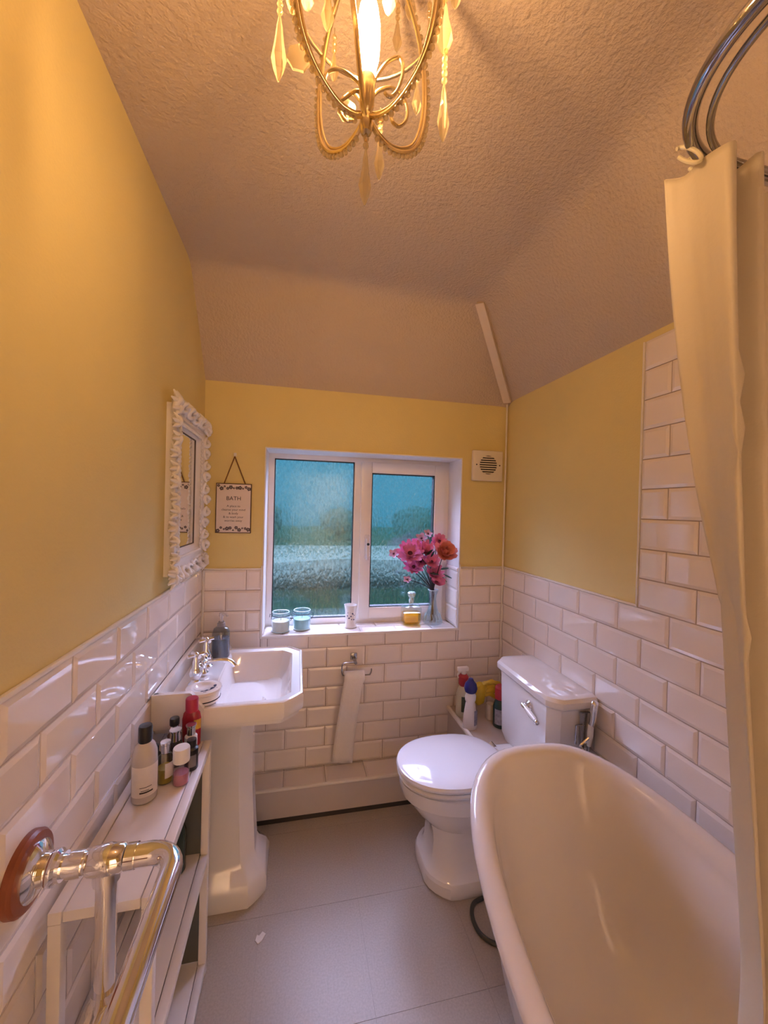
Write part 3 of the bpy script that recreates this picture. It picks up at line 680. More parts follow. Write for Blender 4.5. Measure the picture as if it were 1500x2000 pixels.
add_mesh('ceiling_rose', lathe([(.012, 2.455), (.035, 2.462), (.048, 2.478), (.05, 2.492)], 24, (CX, CYc, 0)), BRASSY, ch)
add_mesh('upper_hoop', tube([(CX+.118*math.cos(a), CYc+.118*math.sin(a), HZ+.20) for a in [2*PI*k/40 for k in range(40)]], .003, 8, True), BRASSY, ch)
def crystal(px, ptop, pbot, Y, w=.011, chain=0):
    t, b = at_y(px, ptop, Y), at_y(px, pbot, Y); c = Vector(((t.x+b.x)/2, Y, 0)); L_ = t.z-b.z
    prof = [(.0012, 0), (w*.62, .16*L_), (w*.95, .34*L_), (w*.55, .62*L_), (w*.34, .86*L_), (.0015, L_)]
    o = add_mesh('crystal_drop', lathe(prof, 6, (c.x, Y, b.z)), CRYSTAL, ch, False)
    nb = max(1, chain); z = b.z+L_
    bd = [sphere((c.x, Y, z+.006+.011*i), .0048, 8, 6) for i in range(nb)]
    lk = [tube([(c.x, Y, z-.001), (c.x, Y, z+.011*nb+.012)], .0008, 5)]
    q = add_mesh('drop_link', join(*bd, *lk), CRYSTAL if nb > 1 else BRASSY, ch)
    q['kind'] = 'stuff'
crystal(545, 30, 160, .63, .0125, 4)
crystal(866, 165, 278, .575, .0105, 5)
crystal(868, 5, 108, .575, .0150, 3)
crystal(713, 292, 402, .60, .0105, 2)
crystal(741, 262, 352, .66, .0095, 3)
crystal(640, -20, 62, .66, .012, 3)
crystal(802, -25, 40, .70, .012, 3)
crystal(776, 40, 102, .72, .010, 3)
crystal(814, 165, 225, .69, .010, 3)
crystal(600, -30, 20, .56, .010, 2)
crystal(572, -40, 30, .585, .010, 3)
crystal(890, -45, 18, .60, .010, 3)
crystal(652, 105, 160, .70, .009, 3)
crystal(838, 40, 105, .68, .009, 3)
crystal(760, -40, 30, .52, .010, 2)
# small scalloped shells on the far arms
for (px, py, Y, s) in [(678, 215, .68, .017), (583, 112, .60, .017)]:
    c = at_y(px, py, Y)
    P = [(c.x+s*.95*math.sin(a)*(1+.08*math.cos(7*a)), Y, c.z+s*(1.1*math.cos(a)-.1)*(1+.06*math.cos(7*a))) for a in [PI*(.15+1.7*k/20)+PI for k in range(21)]]
    add_mesh('crystal_shell', loft([[(p[0], p[1]-.002, p[2]) for p in P], [(p[0], p[1]+.002, p[2]) for p in P]]), CRYSTAL, ch, False)

# ------------------------------------------------------------------ carved mirror on the left wall
mi = thing('wall_mirror', 'white carved rococo-framed mirror on the left wall above the basin', 'mirror', (XL-TT, 1.712, 1.545))
MX = XL-TT
MY0, MY1, MZ0, MZ1 = 1.468, 1.925, 1.236, 1.858      # moulding
IY0, IY1, IZ0, IZ1 = 1.572, 1.838, 1.330, 1.778      # sight size
def frect(y0, y1, z0, z1, x): return [(x, y0, z0), (x, y1, z0), (x, y1, z1), (x, y0, z1)]
pf = [(0, .010), (.024, .010), (.032, .016), (.032, .030), (.026, .046), (.030, .060), (.034, .072), (.026, .086), (.012, .100), (.008, .112), (.006, .112)]
rings = []
for x, t in pf:
    s = min(1, t/.112); e = lambda a, b: a+(b-a)*s
    rings.append(frect(e(MY0, IY0), e(MY1, IY1), e(MZ0, IZ0), e(MZ1, IZ1), MX+x))
add_mesh('moulding', loft(rings, True, False), CARVE, mi, True, crease=50)
add_mesh('mirror_glass', box(MX+.002, MX+.007, IY0-.004, IY1+.004, IZ0-.004, IZ1+.004), MIRROR, mi, False)
add_mesh('inner_slip', join(box(MX+.006, MX+.010, IY0, IY0+.003, IZ0, IZ1), box(MX+.006, MX+.010, IY1-.003, IY1, IZ0, IZ1), box(MX+.006, MX+.010, IY0, IY1, IZ1-.003, IZ1), box(MX+.006, MX+.010, IY0, IY1, IZ0, IZ0+.003)), M('dark_mirror_slip', (.10, .07, .06), .5), mi, False)
# leafy C-scrolls round the frame: one shared mesh turned and placed along the four sides
def scroll_geo(s=1.0):
    spiral = [Vector((.012+.006*math.sin(a*1.3), (.004+.0032*a)*math.cos(a), (.004+.0032*a)*math.sin(a)))*s for a in [.25*k for k in range(0, 22)]]
    g = [tube(spiral, [.0035*s+.0055*s*math.sin(PI*min(1, k/21)) for k in range(22)], 7)]
    for q in range(3):
        a = .5+q*.8; d = Vector((0, math.cos(a), math.sin(a)))
        g.append(tube([Vector((.002, 0, 0))+d*.006*s, Vector((.013, 0, 0))*s+d*.016*s, Vector((.004, 0, 0))*s+d*.030*s], [.006*s, .0075*s, .0018*s], 7))
    return join(*g)
sg = scroll_geo()
me_s = None
def put_scroll(y, z, rot, sc, flip, depth=.020):
    global me_s
    if me_s is None:
        o = add_mesh('carved_scroll', sg, CARVE, mi, True, True, crease=60); me_s = o.data
    else:
        o = bpy.data.objects.new('carved_scroll', me_s); COL.objects.link(o); o.parent = mi
    o.location = Vector((MX+depth, y, z))-Vector(mi.location); o.rotation_euler.x = rot; o.scale = (1.35, sc*flip, sc)
rng = random.Random(9)
def side(n, f, rot):
    for i in range(n):
        t = (i+.5)/n; y, z = f(t); put_scroll(y, z, rot+(.5 if i % 2 else -.5), 1.05+.35*rng.random(), 1 if i % 2 else -1, .018+.008*rng.random())
side(12, lambda t: (MY0+.006, MZ0+(MZ1-MZ0)*t), PI/2); side(12, lambda t: (MY1-.006, MZ0+(MZ1-MZ0)*t), -PI/2)
side(10, lambda t: (MY0+(MY1-MY0)*t, MZ1-.006), 0); side(10, lambda t: (MY0+(MY1-MY0)*t, MZ0+.006), PI)
for (y, z, r) in [(MY0+.01, MZ0+.01, 2.3), (MY1-.01, MZ0+.01, -2.3), (MY1-.01, MZ1-.01, -.8), (MY0+.01, MZ1-.01, .8)]: put_scroll(y, z, r, 1.6, 1, .022)
# small leaf row of the inner moulding
lv_ = []
def leafrow(n, f): 
    for i in range(n):
        y, z = f((i+.5)/n); lv_.append(sphere((MX+.031, y, z), .0075, 7, 5, (.7, 1, 1)))
q = .066
leafrow(30, lambda t: (MY0+q, MZ0+q+(MZ1-MZ0-2*q)*t)); leafrow(30, lambda t: (MY1-q, MZ0+q+(MZ1-MZ0-2*q)*t)); leafrow(22, lambda t: (MY0+q+(MY1-MY0-2*q)*t, MZ1-q)); leafrow(22, lambda t: (MY0+q+(MY1-MY0-2*q)*t, MZ0+q))
lr = add_mesh('leaf_beading', join(*lv_), CARVE, mi); lr['kind'] = 'stuff'

# ------------------------------------------------------------------ hanging sign
sx0, sx1, sz0, sz1 = -.389, -.224, 1.363, 1.606; sy = YB+TT
sg_ = thing('bath_sign', 'small white sign lettered BATH with flower border hanging from a cord', 'sign', ((sx0+sx1)/2, sy, sz0))
INK = M('dark_print_ink', (.035, .025, .03), .7); BROWN = M('brown_sign_edge', (.10, .05, .025), .6); ROPE = M('brown_jute_cord', (.20, .09, .03), .9, var=.3, vscale=90)
add_mesh('board', box(sx0, sx1, sy-.012, sy-.002, sz0, sz1, .001), BROWN, sg_, False)
add_mesh('face_print', box(sx0+.004, sx1-.004, sy-.0128, sy-.011, sz0+.004, sz1-.004), M('white_sign_face', (.80, .70, .66), .5), sg_, False)
cxs = (sx0+sx1)/2
def put_text(s, size, z, nm='lettering'):
    g = text_geo(s, size); add_mesh(nm, ([(cxs+p[0], sy-.0133, z+p[1]) for p in g[0]], g[1]), INK, sg_, False)
put_text('BATH', .027, 1.532)
for i, t in enumerate(['A place to', 'cleanse your mind', '& body', '& to wash your', 'worries away']): put_text(t, .0150, 1.495-.0178*i)
def flower_print(x, z, r): return [join(*[([(x+r*.55*math.cos(a)+r*.42*math.cos(b), sy-.0132, z+r*.55*math.sin(a)+r*.42*math.sin(b)) for b in [2*PI*k/8 for k in range(8)]], [list(range(8))]) for a in [2*PI*k/5+x*40 for k in range(5)]])]
fp = []
for i in range(11):
    t = i/10
    fp += flower_print(sx0+.012+(sx1-sx0-.024)*t, sz1-.012-.014*abs(math.sin(i*1.7)), .008+.003*math.sin(i*2.1))
    fp += flower_print(sx0+.012+(sx1-sx0-.024)*t, sz0+.011+.016*abs(math.sin(i*1.3)), .008+.003*math.cos(i*1.9))
fb = add_mesh('flower_border', join(*fp), M('grey_flower_print', (.13, .10, .11), .6, var=.5, vscale=200), sg_, False); fb['kind'] = 'stuff'
nail = Vector((-.306, sy-.010, 1.738))
add_mesh('cord', join(tube([(sx0+.036, sy-.008, sz1-.002), nail], .0028, 7), tube([(sx1-.030, sy-.008, sz1-.002), nail], .0028, 7)), ROPE, sg_)
add_mesh('wall_hook', join(tube([(-.306, sy, 1.742), (-.306, sy-.014, 1.742)], .0025, 8), box(-.313, -.299, sy-.004, sy, 1.738, 1.757, .002)), PLASTIC, sg_)

# ------------------------------------------------------------------ extractor fan
fx0, fx1, fz0, fz1 = .945, 1.126, 1.672, 1.842; fy = YB+TT
fn = thing('extractor_fan', 'square white extractor fan with round slatted grille beside the window', 'fan', ((fx0+fx1)/2, fy, fz0))
FANP = M('cream_fan_plastic', (.84, .76, .64), .4)
add_mesh('housing', box(fx0, fx1, fy-.026, fy, fz0, fz1, .006, 3), FANP, fn)
fcx, fcz = (fx0+fx1)/2, (fz0+fz1)/2+.004
mF = Matrix.Translation((fcx, fy-.0262, fcz)) @ Matrix.Rotation(PI/2, 4, 'X')
add_mesh('grille_opening', xf(lathe([(.001, .0012), (.052, .0012), (.052, 0)], 36), mF), M('dark_fan_interior', (.012, .01, .012), .8), fn, False)
for i in range(8):
    z = -.045+.0128*i; hw = math.sqrt(max(0, .0535**2-z*z))
    add_mesh('grille_slat', box(fcx-hw, fcx+hw, fy-.031, fy-.0265, fcz+z-.0032, fcz+z+.0032, .001), FANP, fn)
for s in (-1, 1): add_mesh('screw', xf(lathe([(.004, 0), (.004, .001), (.001, .0016)], 10), Matrix.Translation((fcx+s*.070, fy-.026, fcz)) @ Matrix.Rotation(PI/2, 4, 'X')), INK, fn)

# ------------------------------------------------------------------ toilet roll and its holder
hz = .660; hy = 1.962
th = thing('toilet_roll_holder', 'dark chrome wire toilet roll holder screwed to the back wall tiles', 'holder', (.30, YB, hz))
add_mesh('wall_plate', box(.287, .322, YB-.010, YB-.001, .706, .742, .003), DCHROME, th)
add_mesh('post', tube([(.306, YB-.008, .716), (.307, hy-.006, .712)], [.010, .008], 12), DCHROME, th)
add_mesh('wire_arm', tube(catmull([(.300, hy, .712), (.262, hy, .713), (.244, hy, .709), (.238, hy, .695), (.238, hy, .668), (.243, hy, .655), (.255, hy, .650), (.370, hy, .646), (.384, hy, .650), (.390, hy, .664), (.390, hy, .676)], 5), .0035, 8), DCHROME, th)
rl = thing('toilet_roll', 'nearly empty toilet roll with a long strip of paper hanging down', 'toilet roll', (.30, hy, .62))
rcx, rcz, rr_ = (.245, .355), .640, .030
add_mesh('roll', xf(join(lathe([(.018, 0), (rr_, 0), (rr_, .100), (.018, .100), (.018, 0)], 28, cap=False)), Matrix.Translation((.252, hy, rcz)) @ Matrix.Rotation(PI/2, 4, 'Y')), PAPER, rl, True, crease=40)
sh = []
for k in range(22):
    t = k/21
    if k < 6:
        a = PI/2-PI/2*0+(-PI/2)*(k/5)*-1; a = PI/2+PI/2*(k/5)      # over the top towards the room
        y = hy+(rr_+.0015)*math.cos(a); z = rcz+(rr_+.0015)*math.sin(a); sk_ = 0
    else:
        u = (k-5)/16; y = hy-rr_-.0015+.012*u-.006*math.sin(u*6); z = rcz-.415*u; sk_ = u
    xl = .252-.052*sk_**.8-.004; xr = .352-.052*sk_**.55
    sh.append([(xl+(xr-xl)*i/6, y+.002*math.sin(i*1.1+k*.4)*sk_, z-.018*sk_*(i/6)) for i in range(7)])
so_ = add_mesh('hanging_strip', loft(sh, False, False, False), PAPER, rl, True, crease=170)
so_.modifiers.new('thickness', 'SOLIDIFY').thickness = .0008

# ------------------------------------------------------------------ bidet spray hung at the cistern
sp = thing('bidet_spray', 'chrome bidet hand spray in its holder at the near side of the cistern', 'spray', (1.09, 1.27, .5))
sxp, syp = 1.105, 1.268
add_mesh('holder_plate', box(1.085, 1.125, 1.282, 1.300, .60, .735, .003), DCHROME, sp)
add_mesh('spray_head', join(tube([(1.118, 1.262, .775), (1.112, 1.258, .725), (1.106, 1.262, .690)], [.014, .012, .009], 12), sphere((1.119, 1.262, .778), .015)), CHROME, sp)
add_mesh('spray_handle', tube([(1.106, 1.262, .700), (1.103, 1.262, .665), (1.100, 1.264, .62)], [.0105, .011, .007], 12), PLASTIC, sp)
add_mesh('trigger', tube(catmull([(1.100, 1.260, .655), (1.075, 1.262, .635), (1.066, 1.265, .620), (1.098, 1.264, .585)], 5), .0055, 8), CHROME, sp)
add_mesh('bracket_arm', tube([(1.098, 1.285, .69), (1.06, 1.285, .69), (1.058, 1.285, .62)], .004, 8), DCHROME, sp)
add_mesh('hose', tube(catmull([(1.100, 1.264, .62), (1.098, 1.268, .50), (1.11, 1.275, .30), (1.12, 1.27, .12), (1.08, 1.28, .02)], 8), .007, 10), DCHROME, sp)
fh = add_mesh('flexible_hose', tube(catmull([(.735, 1.366, .008), (.692, 1.355, .008), (.668, 1.325, .008), (.660, 1.285, .008), (.668, 1.245, .008), (.700, 1.212, .008), (.76, 1.195, .008)], 8), .0075, 12), M('grey_rubber_hose', (.06, .065, .06), .45), None)
tag(fh, 'dark grey hose looping on the floor between toilet and bath', 'hose')
sc = add_mesh('paint_scrap', loft([[(-.108+dx, 1.385+dy, z) for dx, dy in [(0, 0), (.010, -.012), (.022, -.004), (.034, .016), (.022, .026), (.012, .014), (.004, .018)]] for z in (.0004, .003)]), PAPER, None, False)
tag(sc, 'tiny torn white scrap lying on the vinyl floor', 'scrap')

# ------------------------------------------------------------------ things on the shelf unit and basin
def bottle(name, label, cat, loc, body, bmat, capp=None, cmat=None, neck=None, nmat=None, liquid=None, lmat=None, label_band=None, lbmat=None, sy=1.0, group=None, n=24, rot=0):
    t = thing(name, label, cat, loc, group)
    add_mesh('body', lathe(body, n, (0, 0, 0), 1, sy), bmat, t, True, True, crease=35)
    if liquid: add_mesh('liquid', lathe(liquid, n, (0, 0, 0), 1, sy), lmat, t, True, True)
    if neck: add_mesh('neck', lathe(neck, n), nmat, t, True, True)
    if capp: add_mesh('cap', lathe(capp, n), cmat, t, True, True, crease=35)
    if label_band:
        r, z0, z1, a0, a1 = label_band; P = []
        for z in (z0, z1): P.append([(r*math.cos(a), r*sy*math.sin(a), z) for a in [a0+(a1-a0)*k/10 for k in range(11)]])
        add_mesh('label', loft(P, False, False, False), lbmat, t, True, True)
    t.rotation_euler.z = rot
    return t
Z0 = UZ+.001; GB = 'toiletries on the shelf unit'
MILKY = M('cloudy_translucent_plastic', (.55, .50, .49), .25, var=.06, vscale=25)
SILVER = M('brushed_silver_cap', (.80, .80, .82), .18, 1)
WLAB = M('white_printed_label', (.74, .68, .64), .5, var=.10, vscale=60)
b1 = bottle('lotion_bottle', 'tall cloudy lotion bottle with black flip cap, nearest on the shelf unit', 'bottle', (-.366, 1.095, Z0),
       [(.001, 0), (.026, 0), (.029, .004), (.029, .010), (.0295, .085), (.028, .120), (.022, .138), (.013, .147)], MILKY, [(.015, .146), (.0165, .150), (.0160, .182), (.0145, .187), (.001, .188)], BLACKP, group=GB, label_band=(.0302, .02, .095, -2.4, .0), lbmat=WLAB)
INKP = M('small_black_print', (.03, .025, .025), .6)
for z, a0, a1 in [(.030, -1.6, -.6), (.036, -1.5, -.9), (.044, -1.6, -.7)]:
    add_mesh('label_print', loft([[(.0306*math.cos(a), .0306*math.sin(a), zz) for a in [a0+(a1-a0)*k/8 for k in range(9)]] for zz in (z, z+(.004 if z < .033 else .0015))], False, False, False), INKP, b1, True, True)
bottle('travel_bottle', 'small matt black bottle squeezed in behind the tall lotion bottle', 'bottle', (-.372, 1.185, Z0), [(.001, 0), (.015, 0), (.0165, .003), (.0165, .055), (.010, .064)], BLACKP, [(.011, .063), (.011, .082), (.001, .083)], BLACKP, group=GB)
OIL = M('yellow_bath_oil', (.42, .30, .04), .15, var=.05)
bottle('oil_bottle', 'little glass bottle of yellow oil with silver cap on the shelf unit', 'bottle', (-.335, 1.152, Z0), [(.001, .001), (.019, .001), (.0205, .004), (.0205, .062), (.016, .074), (.010, .079)], thin_glass('oil_bottle_glass', (.84, .84, .74)), [(.0105, .078), (.0115, .080), (.0115, .100), (.0130, .102), (.0130, .108), (.001, .109)], SILVER, liquid=[(.001, .003), (.0185, .003), (.0185, .040), (.001, .041)], lmat=OIL, group=GB, label_band=(.0208, .018, .058, -1.3, .3), lbmat=WLAB)
DARKL = M('dark_brown_lotion', (.045, .03, .03), .25)
bottle('shampoo_bottle', 'dark glass bottle with broad silver cap amid the toiletries', 'bottle', (-.330, 1.222, Z0), [(.001, 0), (.019, 0), (.021, .003), (.021, .055), (.016, .066), (.012, .070)], DARKL, [(.013, .069), (.0145, .071), (.0145, .094), (.016, .097), (.016, .101), (.001, .102)], SILVER, group=GB)
bottle('toner_bottle', 'small bottle of pink liquid with wide white cap on the shelf edge', 'bottle', (-.291, 1.137, Z0), [(.001, .001), (.019, .001), (.0205, .003), (.0205, .060), (.018, .062)], thin_glass('toner_glass', (.93, .84, .87)), [(.0205, .060), (.021, .062), (.021, .094), (.0195, .097), (.001, .0975)], PLASTIC, liquid=[(.001, .003), (.0185, .003), (.0185, .030), (.001, .031)], lmat=M('pink_toner', (.60, .27, .33), .15), group=GB)
bottle('gel_bottle', 'short black bottle with black cap behind the pink one', 'bottle', (-.280, 1.196, Z0), [(.001, 0), (.0165, 0), (.018, .003), (.018, .058), (.010, .064)], BLACKP, [(.0125, .063), (.0125, .083), (.001, .084)], BLACKP, group=GB, label_band=(.0185, .012, .045, -1.8, -.6), lbmat=M('grey_label', (.22, .20, .22), .5))
bottle('serum_bottle', 'brown bottle with black cap and silver collar near the basin end', 'bottle', (-.346, 1.270, Z0), [(.001, 0), (.018, 0), (.0195, .003), (.0195, .060), (.012, .070)], M('brown_bottle_plastic', (.10, .05, .05), .2), [(.0125, .090), (.0135, .092), (.0135, .108), (.012, .111), (.001, .112)], BLACKP, neck=[(.0115, .068), (.0115, .091)], nmat=SILVER, group=GB)
bottle('cream_bottle', 'white bottle with shiny flared silver cap leaning by the red one', 'bottle', (-.296, 1.255, Z0), [(.001, 0), (.016, 0), (.0175, .003), (.0175, .060), (.012, .066)], WLAB, [(.0120, .065), (.0120, .088), (.0145, .091), (.0145, .095), (.001, .0955)], SILVER, group=GB)
rb = bottle('shower_gel_bottle', 'red shower gel bottle with red cap and yellow label touching the basin', 'bottle', (-.308, 1.310, Z0), [(.001, 0), (.024, 0), (.027, .004), (.0275, .085), (.024, .102), (.018, .110)], M('red_glossy_plastic', (.34, .012, .03), .22), [(.0185, .109), (.0185, .146), (.017, .149), (.001, .1495)], M('crimson_cap', (.42, .02, .06), .35), sy=.60, group=GB, label_band=(.0280, .055, .085, -1.2, -.2), lbmat=M('yellow_label', (.65, .36, .03), .5))

SM = .396
bottle('bath_oil_bottle', 'dark bottle standing inside the shelf unit on its middle board', 'bottle', (-.335, 1.265, SM), [(.001, 0), (.026, 0), (.029, .004), (.029, .120), (.020, .145), (.012, .150)], M('dark_green_bottle', (.03, .05, .04), .2), [(.014, .149), (.014, .175), (.001, .176)], BLACKP)
so2 = bottle('soap_dispenser', 'grey translucent pump soap dispenser at the back of the basin', 'dispenser', (-.318, 1.83, BZ-.002), [(.001, 0), (.034, 0), (.037, .004), (.038, .055), (.037, .110), (.030, .128), (.018, .136)], thin_glass('smoky_soap_bottle', (.62, .67, .70), .04, 1.6), [(.017, .135), (.017, .150), (.012, .153), (.012, .158)], M('grey_pump_collar', (.30, .28, .28), .4), liquid=[(.001, .004), (.033, .004), (.035, .010), (.0355, .085), (.001, .087)], lmat=M('grey_blue_soap', (.22, .26, .34), .2, var=.3, vscale=18))
add_mesh('pump', join(tube([(0, 0, .156), (0, 0, .180)], .006, 10), tube([(0, 0, .180), (0, 0, .196)], [.010, .009], 12), tube([(0, 0, .190), (.020, -.012, .192), (.030, -.018, .184)], [.007, .006, .005], 8)), M('clear_pump_plastic', (.62, .58, .56), .25), so2, True, True)
dsh = thing('ceramic_dish', 'round lidded white ceramic pot with dark floral print on the basin corner', 'pot', (-.300, 1.430, BZ-.003))
add_mesh('pot', lathe([(.001, 0), (.048, 0), (.052, .004), (.055, .030), (.055, .034)], 36), CERAM, dsh, True, True)
add_mesh('dark_band', lathe([(.0535, .012), (.0545, .013), (.0548, .015), (.0540, .016)], 36, cap=False), INK, dsh, True, True)
ldd = add_mesh('pot_lid', lathe([(.055, .035), (.0575, .036), (.0585, .041), (.0570, .046), (.045, .049), (.030, .048), (.026, .044), (.001, .043)], 36), CERAM, dsh, True, True, crease=50)
for i in range(9):
    a = -1.5+i*.2; rad = .039+.004*math.sin(i*2.3)
    add_mesh('floral_print', lathe([(.0006, .0003), (.0055+.002*math.sin(i*1.7), .0003), (.0055, 0)], 7, (rad*math.cos(a), rad*math.sin(a), .0484)), M('dark_blue_print', (.03, .03, .07), .5), dsh, False, True)

# ------------------------------------------------------------------ things on the window sill
SZ = WZ0+.001
RIMG = M('glass_edge_highlight', (.62, .78, .80), .08, var=.05, coat=.6)  # opaque pale colour painted in for the bright edges of clear glass
def jar(name, label, loc, wax):
    t = thing(name, label, 'candle', loc, 'candle jars on the window sill')
    add_mesh('glass', lathe([(.001, .001), (.042, .001), (.047, .006), (.047, .072), (.043, .080), (.041, .084), (.043, .088), (.044, .100), (.041, .100), (.040, .086), (.0445, .072), (.0445, .008), (.001, .005)], 28), GLASS, t, True, True, crease=60)
    add_mesh('wax', lathe([(.001, .007), (.0440, .007), (.0440, .056), (.040, .057), (.001, .0565)], 28), wax, t, True, True)
    add_mesh('glass_rim', tube([(.0425*math.cos(a), .0425*math.sin(a), .100) for a in [2*PI*k/32 for k in range(32)]], .0026, 8, True), RIMG, t, True, True)
    add_mesh('glass_base', tube([(.0445*math.cos(a), .0445*math.sin(a), .004) for a in [2*PI*k/32 for k in range(32)]], .0028, 8, True), RIMG, t, True, True)
    add_mesh('wick', tube([(0, 0, .056), (.001, 0, .068)], .0012, 5), INK, t, True, True)
    add_mesh('clip_wire', join(tube([(.0445*math.cos(a), .0445*math.sin(a), .084) for a in [2*PI*k/28 for k in range(28)]], .0022, 6, True), tube([(.045, 0, .084), (.056, -.004, .088), (.058, -.004, .070), (.050, 0, .050)], .0018, 6), tube([(-.045, 0, .084), (-.054, -.002, .092), (-.056, -.002, .075)], .0018, 6)), M('grey_wire', (.14, .15, .16), .35, .8), t, True, True)
    return t
jar('candle_jar', 'clip-top glass jar candle with cream wax at the left end of the sill', (-.073, 2.098, SZ), M('cream_wax', (.82, .78, .70), .5))
jar('candle_jar', 'clip-top glass jar candle with pale blue wax on the sill', (.036, 2.126, SZ), M('pale_blue_wax', (.36, .66, .74), .5))
tb_ = thing('ceramic_tumbler', 'white footed ceramic tumbler with small blue print on the sill', 'tumbler', (.297, 2.122, SZ))
add_mesh('cup', lathe([(.001, 0), (.034, 0), (.036, .004), (.033, .012), (.028, .022), (.0285, .060), (.031, .095), (.036, .122), (.033, .122), (.028, .095), (.025, .030), (.001, .026)], 30), CERAM, tb_, True, True, crease=50)
for i in range(11):
    a = -PI/2-.75+.14*i; z = .066+.020*math.sin(i*1.9)
    add_mesh('blue_print', xf(lathe([(.0005, .0012), (.0035+.0012*math.sin(i*3), .0010), (.0035, 0)], 7), Matrix.Translation((.0290*math.cos(a), .0290*math.sin(a), z)) @ Matrix.Rotation(a, 4, 'Z') @ Matrix.Rotation(PI/2, 4, 'Y')), M('blue_grey_print', (.08, .09, .20), .4), tb_, False, True)
AMB = M('deep_amber', (.95, .72, .08), .3)
_n = AMB.node_tree; _tl = _n.nodes.new('ShaderNodeBsdfTranslucent'); _tl.inputs[0].default_value = (1, .78, .12, 1)
_mx = _n.nodes.new('ShaderNodeMixShader'); _mx.inputs[0].default_value = .6
_n.links.new(_n.nodes['Principled BSDF'].outputs[0], _mx.inputs[1]); _n.links.new(_tl.outputs[0], _mx.inputs[2]); _n.links.new(_mx.outputs[0], _n.nodes['Material Output'].inputs[0])
pf_ = thing('perfume_decanter', 'square glass decanter of amber perfume with a cut glass stopper', 'decanter', (.648, 2.135, SZ))
def sqr(h, d, z, c=.008): return cham_ring(-h, h, -d, d, z, (c,)*4, 2, .5)
add_mesh('glass', loft([sqr(.048, .028, .001), sqr(.054, .032, .008), sqr(.055, .033, .092), sqr(.050, .030, .100), sqr(.016, .014, .104), sqr(.012, .012, .118)]), thin_glass('decanter_glass', (.90, .95, .96), .02, 1.5), pf_, True, True, crease=30)
add_mesh('perfume', loft([sqr(.045, .025, .006), sqr(.050, .029, .012), sqr(.0505, .0295, .066), sqr(.049, .028, .067)]), thin_glass('amber_perfume', (.98, .80, .25), .1, 1.2), pf_, True, True, crease=30)
add_mesh('perfume_core', loft([sqr(.038, .018, .012), sqr(.040, .020, .020), sqr(.040, .020, .058), sqr(.036, .016, .062)]), AMB, pf_, True, True, crease=30)
add_mesh('stopper', join(lathe([(.008, .116), (.015, .122), (.017, .136), (.012, .146), (.012, .150), (.020, .158), (.024, .176), (.018, .182), (.001, .183)], 8)), M('cut_stopper_glass', (.55, .74, .78), .05, var=.25, vscale=60, coat=.8), pf_, False, True)
vs = thing('glass_vase', 'clear cut-glass bud vase holding the flowers on the sill', 'vase', (.772, 2.118, SZ))
vp = [(.001, .002), (.050, .002), (.058, .010), (.057, .024), (.040, .060), (.024, .100), (.018, .140), (.020, .165), (.030, .195), (.028, .195), (.018, .166), (.016, .140), (.022, .100), (.037, .060), (.052, .026), (.001, .010)]
add_mesh('glass', lathe(vp, 30), thin_glass('vase_glass', (.86, .92, .95), .02, 1.9), vs, True, True, crease=60)
add_mesh('vase_rim', tube([(.029*math.cos(a), .029*math.sin(a), .195) for a in [2*PI*k/28 for k in range(28)]], .0018, 8, True), RIMG, vs, True, True)
for k in range(16):
    a = 2*PI*k/16
    add_mesh('cut_facet', tube([(.056*math.cos(a), .056*math.sin(a), .014), (.049*math.cos(a+.12), .049*math.sin(a+.12), .040), (.041*math.cos(a), .041*math.sin(a), .062)], .0014, 5), RIMG, vs, True, True)
# flowers: each a stem, its petals, centre and leaves
PINK = M('magenta_pink_petal', (.78, .24, .52), .55, var=.25, vscale=40); PINK2 = M('rose_pink_petal', (.76, .22, .40), .55, var=.25, vscale=40); CORAL = M('coral_petal', (.86, .30, .29), .55, var=.25, vscale=40)
LILAC = M('pale_lilac_petal', (.66, .40, .60), .55, var=.2, vscale=40)
STEMM = M('dark_stem', (.035, .025, .03), .6); LEAFM = M('dark_green_leaf', (.02, .06, .035), .5); HEART = M('dark_flower_heart', (.10, .02, .06), .7)
def petal(L_, w, cup, nrm_rot):
    rows = []
    for k in range(6):
        t = k/5; ww = w*math.sin(PI*min(.97, .12+.80*t))**.7; z = cup*t*t*L_; x = L_*t
        rows.append([(x, -ww/2, z+.10*ww), (x, 0, z), (x, ww/2, z+.10*ww)])
    g = loft(rows, False, False, False); return xf(g, nrm_rot)
rf_ = random.Random(3)
